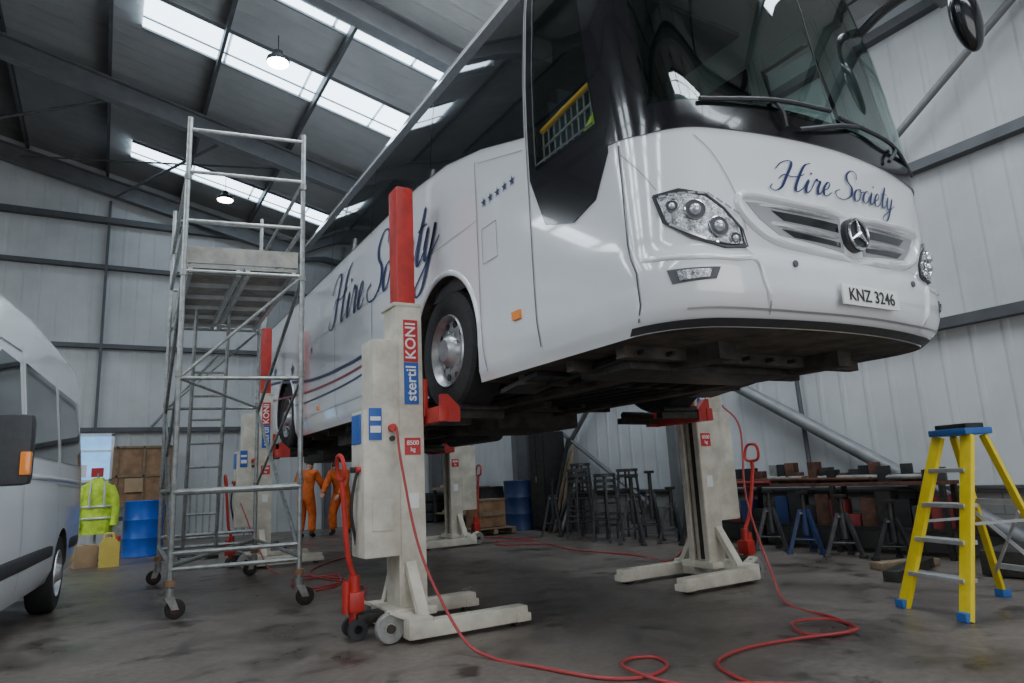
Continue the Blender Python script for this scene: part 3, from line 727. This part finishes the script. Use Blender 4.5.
def tb(p,q,r=.022,m=None): b.cyl(p,q,r,m or m_galv,8)
for a,c in((FL,FR),(BL,BR)):
    for z in(.42,.56,1.10,2.16,3.22,3.74,4.26,4.72): tb(Z(a,z),Z(c,z),.02 if z!=1.10 else .03)
    tb(Z(a,2.16),Z(c,3.22),.016);
for a,c in((FL,BL),(FR,BR)):
    for z in(.45,1.12,3.75,4.25): tb(Z(a,z),Z(c,z))
    tb(Z(a,.5),Z(c,2.1));tb(Z(c,2.1),Z(a,3.2));tb(Z(a,2.15),Z(c,1.12),.016)
tb(Z(FL,.45),Z(BR,.45));tb(Z(FL,2.16),Z(BR,2.16),.016)
u=(FR-FL).normalized();w=(BL-FL).normalized()
R=Matrix((u,w,V((0,0,1)))).transposed()
def deck(x0,x1,z):
    c=FL+u*((x0+x1)/2)+w*1.36
    b.box(Z(c,z),(x1-x0,2.66,.03),m_ply,R)
    for x in(x0+.03,x1-.03): b.box(Z(FL+u*x+w*1.36,z-.04),(.04,2.66,.09),m_alu,R)
    for k in range(6): b.box(Z(FL+u*((x0+x1)/2)+w*(.1+.5*k),z-.03),(x1-x0,.04,.05),m_alu,R)
deck(.03,.53,3.28);deck(.56,1.06,3.28)
for k in(.04,2.68): b.box(Z(FL+u*.55+w*k,3.40),(1.04,.025,.17),m_ply,R)
for k in(.05,1.05): b.box(Z(FL+u*k+w*1.36,3.40),(.025,2.6,.17),m_ply,R)
for k in(.25,.62): tb(Z(FL+u*k+w*2.45,.4),Z(FL+u*k+w*1.7,3.5))
for i in range(11):
    t=(i+.5)/11; q=w*(2.45-.75*t);z=.4+3.1*t
    tb(Z(FL+u*.25+q,z),Z(FL+u*.62+q,z),.014)
b.obj('scaffold_tower')
# ------------------------------------------------------------------ van
VX=Matrix.Translation((-.77,3.7,0))@Matrix.Rotation(math.radians(-5.4),4,'Z')
def vh(y): return tab([(0,.95),(.12,1.10),(.9,1.32),(1.05,1.42),(1.75,2.25),(2.05,2.50),(2.5,2.64),(3.5,2.70),(6.1,2.68),(6.25,2.60),(6.32,2.45)],y)
def vw(z): return tab([(.3,.93),(.45,.99),(.8,1.0),(1.35,.985),(1.8,.945),(2.3,.895),(2.7,.86)],z)
def vend(y): return tab([(0,.80),(.1,.90),(.35,.97),(.8,1.0),(5.8,1.0),(6.2,.985),(6.32,.95)],y)
def vp(y,t):
    H=vh(y);z=.32+(H-.32)*min(1,t)
    if t>.90:
        a=min((t-.90)/.10,1);z=.32+(H-.32)*(.90+.10*math.sin(a*math.pi/2))
        return V((vw(.32+(H-.32)*.9)*vend(y)*(1-.16*(1-math.cos(a*math.pi/2))),y,z))
    return V((vw(z)*vend(y),y,z))
vb=MB();vb.mi(m_vanw);vb.mi(m_under)
ys=[0,.05,.12,.25,.5,.8,.9,1.05,1.2,1.4,1.6,1.75,1.9,2.05,2.3,2.5,3,3.5,4,4.5,5,5.5,5.8,6.0,6.1,6.2,6.28,6.32]
ts=[0,.05,.12,.2,.3,.4,.5,.6,.7,.8,.86,.90,.92,.94,.96,.98,1.0]
ring=[]
for y in ys:
    r=[vp(y,t) for t in ts];r=[V((p.x-1,p.y,p.z)) for p in r]
    H=r[-1];w_=H.x+1
    mid=[V((-1+w_*k,y,H.z+.03*(1-k*k))) for k in(.75,.5,.25,0,-.25,-.5,-.75)]
    r=r+mid+[V((-2-p.x,p.y,p.z)) for p in r[::-1]]
    ring.append(r)
n=len(ring[0]);vs=[p for r in ring for p in r]
vb.add(vs,[[i*n+k,i*n+(k+1)%n,(i+1)*n+(k+1)%n,(i+1)*n+k] for i in range(len(ys)-1) for k in range(n)],m_vanw,True)
vb.add(ring[0],[list(range(n))],m_vanw);vb.add(ring[-1],[list(range(n))[::-1]],m_vanw)
van=vb.obj('panel_van',sharp=35)
cm=MB();cm.mi(m_vanw);cm.mi(m_under)
for wy in(1.0,4.85):
    cm.cyl((-.35,wy,.36),(.3,wy,.36),.44,m_under,40,smooth=False);cm.cyl((-2.3,wy,.36),(-1.65,wy,.36),.44,m_under,40,smooth=False)
cut=cm.obj('cutter');mod=van.modifiers.new('b','BOOLEAN');mod.object=cut;mod.solver='EXACT'
dg=bpy.context.evaluated_depsgraph_get();me=bpy.data.meshes.new_from_object(van.evaluated_get(dg))
van.modifiers.clear();van.data=me;bpy.data.objects.remove(cut);me.set_sharp_from_angle(angle=math.radians(35))
def vs_(y,z,off=0):
    return V((vw(z)*vend(y)-1+off,y,z))
b=MB()
patch(b,rect(2.95,1.45,4.35,2.18),vs_,.008,m_glass,.12)
patch(b,rect(4.55,1.45,5.95,2.18),vs_,.008,m_glass,.12)
patch(b,[(1.35,1.36),(2.7,1.40),(2.7,2.14),(2.1,2.14),(1.75,1.95)],vs_,.008,m_glass,.12)
for y in(2.82,4.45): ribbon(b,[(y,.4),(y,2.3)],.010,vs_,.006,m_seam)
ribbon(b,[(1.4,.5),(1.3,1.3),(1.75,2.0),(2.1,2.22),(2.8,2.25)],.010,vs_,.006,m_seam)
ridge(b,[(2.82,1.28),(4.4,1.28),(6.1,1.26)],.05,.02,vs_,m_vanw)
ribbon(b,[(4.5,1.22),(6.1,1.22)],.012,vs_,.008,m_soft)
ridge(b,[(1.5,.62),(2.8,.62),(4.35,.62)],.12,.02,vs_,m_plas,3);ridge(b,[(5.35,.62),(5.8,.62),(6.25,.62)],.12,.02,vs_,m_plas,3)
b.add([(-.12,1.08,1.46),(-1.88,1.08,1.46),(-1.8,1.80,2.33),(-.2,1.80,2.33)],[[0,1,2,3]],m_glass)
for x in(-.18,-1.82): b.box((x,.05,.86),(.28,.12,.22),m_lens,None,.03)
b.box((-1,-.02,.75),(1.1,.06,.25),m_plas,None,.02);b.box((-1,0,.42),(1.9,.16,.2),m_plas,None,.03)
for x in(-.09,-1.91): b.box((x,6.27,1.35),(.06,.05,.5),m_lred,None,.02)
b.box((-1,6.34,.45),(1.80,.08,.16),m_plas,None,.03)
for sx in(1,-1):
    f=lambda x:(x if sx>0 else -2-x)
    b.tube([(f(-.06),1.30,1.24),(f(.08),1.20,1.26),(f(.16),1.14,1.28)],.03,m_plas,8,4)
    b.box((f(.20),1.12,1.38),(.24,.14,.40),m_plas,None,.05)
    b.box((f(.30),1.05,1.30),(.05,.06,.13),m_orl,None,.012)
b.obj('glazing_and_trim',van)
b=MB()
for wy in(1.0,4.85):
    wheel(b,(-.13,wy,.365),(1,0,0),.365,.22,.62,8);wheel(b,(-1.87,wy,.365),(-1,0,0),.365,.22,.62,8)
b.obj('wheels',van)
van.matrix_world=VX
# ------------------------------------------------------------------ step ladder
b=MB();f1=V((5.00,2.64,0));f2=V((5.17,3.16,0));r1=V((5.86,2.36,0));r2=V((6.03,2.88,0))
tc=V((5.50,2.73,1.225));wd=(f2-f1).normalized();fd=V((wd.y,-wd.x,0))
ta=tc-wd*.13;tb2=tc+wd*.13
for a,t in((f1,ta),(f2,tb2)): b.beam(a,t-fd*.07,.035,.095,m_yel,.004,up=wd)
for a,t in((r1,ta),(r2,tb2)): b.beam(a,t+fd*.07,.028,.055,m_yel,.004,up=wd)
for a in(f1,f2,r1,r2): b.box(a+V((0,0,.03)),(.08,.08,.06),m_lblue,math.atan2(wd.y,wd.x),.01)
for i in range(1,5):
    t=i/5.0;A_=f1.lerp(ta-fd*.07,t);B_=f2.lerp(tb2-fd*.07,t)
    b.box((A_+B_)/2+fd*.03,((B_-A_).length,.12,.03),m_alu,Matrix((wd,-fd,V((0,0,1)))).transposed(),.003)
    if i in(1,3):
        C_=r1.lerp(ta+fd*.07,t);D_=r2.lerp(tb2+fd*.07,t);b.beam(C_,D_,.02,.04,m_alu)
b.beam(r1.lerp(ta,.15),r2.lerp(tb2,.55),.01,.025,m_alu);b.beam(r2.lerp(tb2,.15),r1.lerp(ta,.55),.01,.025,m_alu)
b.box(tc+V((0,0,.03)),(.34,.24,.05),m_lblue,math.atan2(wd.y,wd.x),.015)
b.box(tc+V((0,0,.07)),(.28,.16,.04),m_dkst,math.atan2(wd.y,wd.x),.01)
for q,(a,c) in enumerate(((f1,r1),(f2,r2))):
    b.beam(a.lerp(ta if q==0 else tb2,.5),c.lerp(ta if q==0 else tb2,.5),.01,.02,m_alu)
b.obj('step_ladder')
# ------------------------------------------------------------------ drums & clutter
def drum(x,y,r,h,mat,name='oil_drum'):
    b=MB();b.lathe([(0,0),(0,r*.98),(.01,r),(.02,r*.985),(h*.32,r*.985),(h*.33,r*1.0),(h*.34,r*.985),(h*.65,r*.985),(h*.66,r*1.0),(h*.67,r*.985),(h-.02,r*.985),(h-.01,r),(h,r*.98),(h-.015,r*.95),(h-.015,0)],(x,y,0),(0,0,1),mat,40)
    b.cyl((x+r*.5,y,h-.02),(x+r*.5,y,h+.005),.03,m_dkst);b.obj(name)
drum(.70,14.6,.34,.98,m_drum);drum(7.5,12.5,.32,1.0,m_drumd)
drum(7.6,13.9,.29,.88,m_tarp)
b=MB();b.box((.78,17.72,1.5),(1.2,.5,1.3),m_wood,None,.01)
for x in(.26,.78,1.30): b.box((x,17.45,1.5),(.04,.03,1.3),m_plank)
for z in(.87,1.5,2.13): b.box((.78,17.45,z),(1.2,.03,.05),m_plank)
for x in(.26,1.30): b.box((x,17.72,.42),(.06,.4,.86),m_plank)
b.box((.6,17.42,1.3),(.35,.02,.3),m_card);b.obj('plywood_cupboard')
b=MB();b.box((-.24,18.16,1.95),(.76,.03,1.0),m_poster)
for x in(-.64,.16): b.box((x,18.13,1.95),(.06,.06,1.06),m_wht)
for z in(1.44,2.46): b.box((-.24,18.13,z),(.86,.06,.06),m_wht)
b.box((-.24,18.12,2.1),(.76,.05,.04),m_wht)
b.box((-.10,18.11,1.62),(.24,.02,.2),m_lred);b.box((-.42,18.11,1.66),(.22,.02,.28),m_wht)
b.obj('window_9')  # framed bluish poster, self-lit; no daylight opening behind it
b=MB();b.prism([(.02,0),(.30,0),(.30,.36),(.22,.44),(.08,.44),(.02,.36)],12.9,13.1,m_jerry)
b.tube([(.08,13.0,.42),(.10,13.0,.50),(.20,13.0,.50),(.22,13.0,.42)],.02,m_jerry,8,4);b.cyl((.26,13.0,.38),(.28,13.0,.46),.03,m_lred);b.obj('jerry_can')
b=MB();b.box((.42,15.9,.30),(.36,.30,.60),m_galvd,None,.03);b.cyl((.42,15.9,.60),(.42,15.9,.68),.10,m_plas);b.obj('grey_bin')
b=MB();b.box((-.18,13.3,.17),(.32,.32,.34),m_card,.2,.004);b.box((-.18,13.3,.342),(.06,.32,.006),m_plank,.2);b.obj('cardboard_box')
b=MB();jx,jy=-.06,14.4
sec=[(.45,.24,.15),(.65,.25,.155),(.85,.24,.15),(1.05,.235,.14),(1.2,.24,.135),(1.30,.21,.12),(1.36,.12,.09),(1.42,.08,.07)]
N=32;vs=[]
for i,(z,a,c) in enumerate(sec):
    for k in range(N):
        t=2*math.pi*k/N;wv=1+.07*math.sin(5*t+i)+.03*math.sin(11*t);vs.append((jx+a*wv*math.cos(t),jy+c*wv*math.sin(t),z))
b.add(vs,[[i*N+k,i*N+(k+1)%N,(i+1)*N+(k+1)%N,(i+1)*N+k] for i in range(len(sec)-1) for k in range(N)],m_hiv,True)
for z,a,c in((.72,.25,.155),(.92,.24,.15)): b.tube([(jx+a*1.05*math.cos(t),jy+c*1.06*math.sin(t),z) for t in[i*math.pi/12 for i in range(24)]],.022,m_refl,6,0,True)
for sx in(-1,1):
    b.tube([(jx+sx*.19,jy,1.26),(jx+sx*.27,jy-.03,1.05),(jx+sx*.29,jy-.06,.8),(jx+sx*.27,jy-.1,.58)],[.075,.075,.075,.072,.07,.07,.068,.066,.065,.064,.063,.062,.06],m_hiv,12,4)
    b.tube([(jx+sx*.10,jy-.12,1.34),(jx+sx*.11,jy-.155,1.1),(jx+sx*.11,jy-.16,.9)],.018,m_refl,6,3)
b.cyl((jx,jy,.03),(jx,jy,1.5),.02,m_galvd);b.cyl((jx,jy,0),(jx,jy,.03),.22,m_dkst,24)
b.cyl((jx-.22,jy,1.27),(jx+.22,jy,1.27),.015,m_galvd)
b.obj('hi_vis_jacket_on_stand')
b=MB()
for i in range(22): 
    x=1.2+random.random()*1.8;y=12.4+random.random()*2.6
    b.box((x,y,.03),(.1+.25*random.random(),.08+.12*random.random(),.05),random.choice([m_dkst,m_plas,m_galvd,m_rust]),random.random()*3,.005)
b.tube([(1.2,13.5,.03),(1.5,13.2,.03),(1.9,13.8,.05),(1.4,14.1,.03),(1.2,13.7,.03),(1.7,13.0,.03)],.02,m_plas,8,6)
b.obj('scattered_parts')
b=MB()
for x0 in(1.6,1.72):
    P=[(x0,17.3,.05),(x0,17.3,1.05),(x0+1.3,17.3,1.05),(x0+1.3,17.3,.05)]
    b.tube(P,.02,m_galvd,8)
    for i in range(9): b.cyl((x0+.14*(i+1),17.3,.15),(x0+.14*(i+1),17.3,1.05),.008,m_galvd,6)
    b.cyl((x0,17.3,.15),(x0+1.3,17.3,.15),.015,m_galvd,6)
b.obj('metal_barrier')
def stool(x,y,h,r,name='metal_stool',rot=0,nst=1):
    b=MB()
    for j in range(nst):
        z0=j*.09
        P=[]
        for i in range(4):
            a=rot+math.pi/4+i*math.pi/2
            p=V((x+r*math.cos(a),y+r*math.sin(a),z0));q=V((x+r*.6*math.cos(a),y+r*.6*math.sin(a),h+z0));b.cyl(p,q,.018,m_stl,8);P.append((p,q))
        for t in(.3,.7):
            for i in range(4): b.cyl(P[i][0].lerp(P[i][1],t),P[(i+1)%4][0].lerp(P[(i+1)%4][1],t),.013,m_stl,6)
        b.cyl((x,y,h+z0-.02),(x,y,h+z0+.03),r*.75,m_stl,20)
    b.obj(name)
stool(7.0,9.7,.95,.24,nst=3);stool(7.55,9.05,1.0,.24,rot=.3,nst=2);stool(6.95,8.9,.85,.24,rot=.2,nst=3);stool(7.5,10.3,1.05,.25,nst=3)
def stand(x,y,h,mat,name='axle_stand'):
    b=MB()
    for i in range(3):
        a=i*2*math.pi/3+.4;p=V((x+.22*math.cos(a),y+.22*math.sin(a),.02));q=V((x+.05*math.cos(a),y+.05*math.sin(a),h*.72));b.beam(p,q,.04,.04,mat)
        b.box(p,(.07,.07,.03),mat,a)
        a2=a+2*math.pi/3;r_=V((x+.22*math.cos(a2),y+.22*math.sin(a2),.02));q2=V((x+.05*math.cos(a2),y+.05*math.sin(a2),h*.72))
        b.cyl(p.lerp(q,.3),r_.lerp(q2,.3),.012,mat,6)
    b.cyl((x,y,h*.3),(x,y,h*.72),.045,mat);b.cyl((x,y,h*.5),(x,y,h),.03,m_dkst);b.box((x,y,h),(.14,.08,.04),m_dkst,None,.005);b.cyl((x-.08,y,h*.66),(x+.1,y,h*.66),.012,m_galv,6)
    b.obj(name)
for x,y,h,m in((7.45,6.15,.74,m_stl),(7.42,5.62,.72,m_drumd),(7.40,5.1,.68,m_stl),(7.45,4.55,.62,m_tarp),(7.35,7.4,.78,m_tarp),(7.4,7.9,.8,m_stl),(7.05,6.75,.7,m_tarp),(7.0,10.5,1.0,m_stl),(7.5,8.45,1.05,m_stl),(6.9,8.2,1.0,m_stl)): stand(x,y,h,m)
b=MB()
for i in range(9):
    y=10.85+i*.06;a=random.uniform(-.03,.03)
    b.beam((7.5+random.uniform(-.15,.15),y,.02),(7.95,y+a,random.uniform(.9,1.8)),.04+.03*random.random(),.04,random.choice([m_tarp,m_dkst,m_galvd,m_plank]))
b.obj('leaning_metal_offcuts')
b=MB();b.box((7.75,11.75,.98),(.5,.55,1.9),m_tarp,None,.01)
b.box((7.49,11.62,.98),(.015,.24,1.8),m_dkst);b.box((7.49,11.88,.98),(.015,.24,1.8),m_dkst);b.box((7.475,11.77,1.0),(.02,.015,.12),m_galv)
b.box((7.7,11.75,2.03),(.35,.3,.2),m_card,.1,.01);b.obj('steel_locker')
def bench(x,y,L,h,name='workbench'):
    b=MB();b.box((x,y,h),(.62,L,.06),m_plank,None,.006)
    for sx in(-.26,.26):
        for sy in(-L/2+.08,L/2-.08): b.box((x+sx,y+sy,h/2-.02),(.07,.07,h-.03),m_dkst)
    b.box((x,y,.25),(.56,L-.1,.03),m_plank)
    for i in range(int(L*5)):
        yy=y-L/2+.15+random.random()*(L-.3);ss_=.08+.18*random.random();hh=.06+.28*random.random()
        b.box((x+random.uniform(-.15,.15),yy,h+.03+hh/2),(ss_,ss_*1.1,hh),random.choice([m_tarp,m_lred,m_galvd,m_plas,m_card,m_drumd]),random.random(),.012)
        b.box((x+random.uniform(-.15,.15),yy,.265+hh/2),(ss_,ss_,hh),random.choice([m_tarp,m_galvd,m_plas,m_card]),random.random(),.012)
    b.cyl((x-.2,y+.2,h+.03),(x-.2,y+.2,h+.14),.07,m_dkst);b.box((x-.2,y+.2,h+.2),(.1,.24,.12),m_dkst,None,.02);b.box((x-.2,y+.0,h+.2),(.14,.05,.12),m_dkst,None,.01)
    b.obj(name)
bench(7.65,15.6,2.0,.86)
b=MB();b.box((7.84,6.0,.80),(.28,3.9,.04),m_rust,None,.005)
for i in range(30):
    y=4.15+i*.128;h=.05+.22*random.random();b.box((7.84+random.uniform(-.04,.04),y,.82+h/2),(.08+.12*random.random(),.12,h),random.choice([m_tarp,m_galvd,m_plas,m_dkst,m_rust,m_tarp,m_dkst]),random.random()*.4,.01)
b.cyl((7.80,4.3,.87),(7.80,6.4,.89),.03,m_galvd);b.cyl((7.74,4.9,.86),(7.76,7.6,.88),.02,m_rust);b.cyl((7.70,6.3,.84),(7.72,7.7,.85),.025,m_dred)
for y in(4.1,5.4,6.7,7.9):
    for x in(7.72,7.95): b.box((x,y,.39),(.05,.05,.78),m_dkst)
b.box((7.84,6.0,.30),(.26,3.8,.03),m_dkst)
for i in range(18):
    y=4.2+i*.2;h=.12+.32*random.random();b.box((7.84,y,.315+h/2),(.2,.18,h),random.choice([m_tarp,m_plas,m_dkst,m_rust,m_drumd,m_dred]),random.random()*.3,.01)
b.obj('steel_stock_rack')
b=MB()
b.box((6.65,3.95,.05),(1.1,.14,.09),m_dkst,.25,.006);b.box((7.0,4.2,.04),(.7,.16,.07),m_plank,-.3,.006);b.box((7.3,3.3,.12),(.8,.35,.22),m_dkst,.1,.02);b.box((7.6,2.8,.2),(.5,.6,.38),m_tarp,.3,.02)
b.obj('timber_blocks')
b=MB()
for i in range(3):
    b.lathe([(-.11,.28),(-.12,.46),(-.07,.5),(.07,.5),(.12,.46),(.11,.28)],(7.5,17.3,.13+.25*i),(0,0,1),m_rub,32)
b.obj('tyre_stack')
b=MB()
for i in range(6): b.box((6.5,11.8+.14*i,.13),(.9,.10,.02),m_plank)
for x in(6.1,6.5,6.9): b.box((x,12.15,.07),(.09,.8,.09),m_plank)
b.obj('pallet')
b=MB();b.box((6.5,12.15,.40),(.6,.5,.5),m_wood,.1,.01);b.box((6.5,12.15,.66),(.64,.54,.03),m_plank,.1);b.box((6.5,11.88,.40),(.5,.02,.08),m_plank,.1);b.obj('wooden_crate')
# ------------------------------------------------------------------ people
def skin_obj(name,verts,edges,rad,mat,parent,root=0,sub=2):
    me=bpy.data.meshes.new(name);me.from_pydata([tuple(v) for v in verts],edges,[]);me.materials.append(mat)
    o=bpy.data.objects.new(name,me);COL.objects.link(o)
    m=o.modifiers.new('skin','SKIN');m.use_smooth_shade=True
    for i,r in enumerate(rad):
        sv=me.skin_vertices[0].data[i];sv.radius=(r,r) if not isinstance(r,tuple) else r;sv.use_root=(i==root)
    s_=o.modifiers.new('sub','SUBSURF');s_.levels=sub;s_.render_levels=sub
    if parent:o.parent=parent
    return o
def person(x,y,yaw,lean,headpitch,hands,stance=.13,knee=.05,name='mechanic',k=1.15):
    e=bpy.data.objects.new(name,None);COL.objects.link(e)
    D=V((0,math.sin(lean),math.cos(lean)));pel=V((0,-.25*math.sin(lean),.93))
    ch=pel+D*.30;nk=pel+D*.52
    vs=[pel,pel+D*.14,ch,pel+D*.44,nk];ra=[(.16*k,.12*k),(.15*k,.115*k),(.17*k,.125*k),(.14*k,.10*k),(.06,.06)];ed=[(0,1),(1,2),(2,3),(3,4)]
    hd=[]
    for s_,h in((-1,hands[0]),(1,hands[1])):
        sh=pel+D*.45+V((s_*.18,0,0));h=V(h)
        mid=(sh+h)/2;dist=(h-sh).length;bend=math.sqrt(max(.0,.29**2-min(.28,dist/2)**2))
        el=mid+V((s_*.6,-.6,-.5)).normalized()*bend
        wr=h;i=len(vs);vs+=[sh,el,el.lerp(wr,.5),wr];ra+=[.082*k,.062*k,.054*k,.042];ed+=[(3,i),(i,i+1),(i+1,i+2),(i+2,i+3)]
        hd.append((el,wr,s_))
    for s_ in(-1,1):
        hp=pel+V((s_*.09,0,-.06));kn=V((s_*(stance*.9),knee,.50));an=V((s_*stance,-.03,.10))
        i=len(vs);vs+=[hp,hp.lerp(kn,.5),kn,kn.lerp(an,.4),an];ra+=[.105*k,.098*k,.08*k,.078*k,.072*k];ed+=[(0,i),(i,i+1),(i+1,i+2),(i+2,i+3),(i+3,i+4)]
    skin_obj('overalls',vs,ed,ra,m_or,e)
    for s_ in(-1,1):
        an=V((s_*stance,-.03,.12))
        skin_obj('boot',[an,an+V((0,-.01,-.06)),an+V((0,.07,-.075)),an+V((0,.17,-.085))],[(0,1),(1,2),(2,3)],[.06,.055,.048,.04],m_boot,e)
    hdv=V((0,math.sin(headpitch),math.cos(headpitch)));hc=nk+hdv*.155
    Rh=Matrix.Rotation(-headpitch,3,'X')
    b=MB();b.cyl(nk-D*.03,hc,.052,m_skin,14)
    b.ell(hc,(.074,.092,.115),m_skin,20,14,Rh)
    b.ell(hc+Rh@V((0,.045,-.055)),(.05,.05,.05),m_skin,14,10,Rh)
    b.ell(hc+Rh@V((0,.095,-.012)),(.012,.018,.024),m_skin,10,8,Rh)
    for sx in(-1,1):
        b.ell(hc+Rh@V((sx*.075,-.005,-.005)),(.010,.02,.032),m_skin,10,8,Rh)
        b.ell(hc+Rh@V((sx*.030,.082,.012)),(.011,.008,.007),m_wht,8,6,Rh);b.ell(hc+Rh@V((sx*.030,.089,.012)),(.004,.003,.004),m_blk,8,6,Rh)
        b.box(hc+Rh@V((sx*.03,.088,.032)),(.03,.006,.006),m_hair,Rh)
    b.box(hc+Rh@V((0,.092,-.058)),(.04,.006,.008),m_redv,Rh,.002)
    b.ell(hc+Rh@V((0,-.014,.024)),(.080,.092,.105),m_hair,20,12,Rh)
    b.tube([nk+V((.075*math.cos(t),.06*math.sin(t),-.01)) for t in[i*math.pi/8 for i in range(16)]],.022,m_or,8,0,True)
    b.obj('head',e)
    for el,wr,s_ in hd:
        d=(wr-el).normalized();lat=V((s_,0,0));lat=(lat-d*lat.dot(d)).normalized();nm=d.cross(lat)
        vs=[wr,wr+d*.045];ra=[(.028,.02),(.036,.02)];ed=[(0,1)]
        for kk in range(4):
            o_=(kk-1.5)*.020;Lg=(.070,.080,.075,.058)[kk]
            kn=wr+d*.088+lat*o_;i=len(vs)
            vs+=[kn,kn+d*Lg*.5+nm*.006*s_,kn+d*Lg*.85+nm*.026*s_];ra+=[.0100,.0088,.0078];ed+=[(1,i),(i,i+1),(i+1,i+2)]
        i=len(vs);vs+=[wr+d*.04-lat*.034,wr+d*.075-lat*.052+nm*.01*s_,wr+d*.10-lat*.05+nm*.022*s_];ra+=[.012,.0105,.009];ed+=[(1,i),(i,i+1),(i+1,i+2)]
        skin_obj('hand',vs,ed,ra,m_skin,e,1,2)
    e.matrix_world=Matrix.Translation((x,y,0))@Matrix.Rotation(yaw,4,'Z')
    return e
person(3.90,15.6,math.radians(-35),.30,.75,[(-.22,.40,1.02),(.20,.42,1.05)],k=1.2)
person(4.62,15.5,math.radians(140),.45,1.0,[(-.18,.50,.88),(.18,.52,.92)],.18,k=1.25)
# ------------------------------------------------------------------ lights
w=bpy.data.worlds.new('World');SC.world=w;w.use_nodes=True
bg=w.node_tree.nodes['Background'];st=w.node_tree.nodes.new('ShaderNodeTexSky');st.sky_type='HOSEK_WILKIE';st.turbidity=6;st.sun_direction=(.3,-.3,.9)
w.node_tree.links.new(st.outputs[0],bg.inputs[0]);bg.inputs[1].default_value=.6
def area(name,loc,rot,sx,sy,e,col):
    l=bpy.data.lights.new(name,'AREA');l.shape='RECTANGLE';l.size=sx;l.size_y=sy;l.energy=e;l.color=col
    o=bpy.data.objects.new(name,l);COL.objects.link(o);o.location=loc;o.rotation_euler=rot
area('doorway_daylight',(1.75,BY+.1,2.6),(math.radians(90),0,0),9,4.8,340,(.97,.98,1.0))
# ------------------------------------------------------------------ camera
yaw,p,r=math.radians(31),math.radians(11.1),math.radians(2.85)
F=V((math.sin(yaw)*math.cos(p),math.cos(yaw)*math.cos(p),math.sin(p)));r0=V((math.cos(yaw),-math.sin(yaw),0));u0=r0.cross(F)
Rr=r0*math.cos(r)-u0*math.sin(r);U=u0*math.cos(r)+r0*math.sin(r)
cd=bpy.data.cameras.new('camera');cam=bpy.data.objects.new('camera',cd);COL.objects.link(cam)
mm=Matrix((Rr,U,-F)).transposed().to_4x4();mm.translation=(0,0,1.1);cam.matrix_world=mm
cd.sensor_width=36;cd.lens=24.0;cd.clip_start=.05
SC.camera=cam
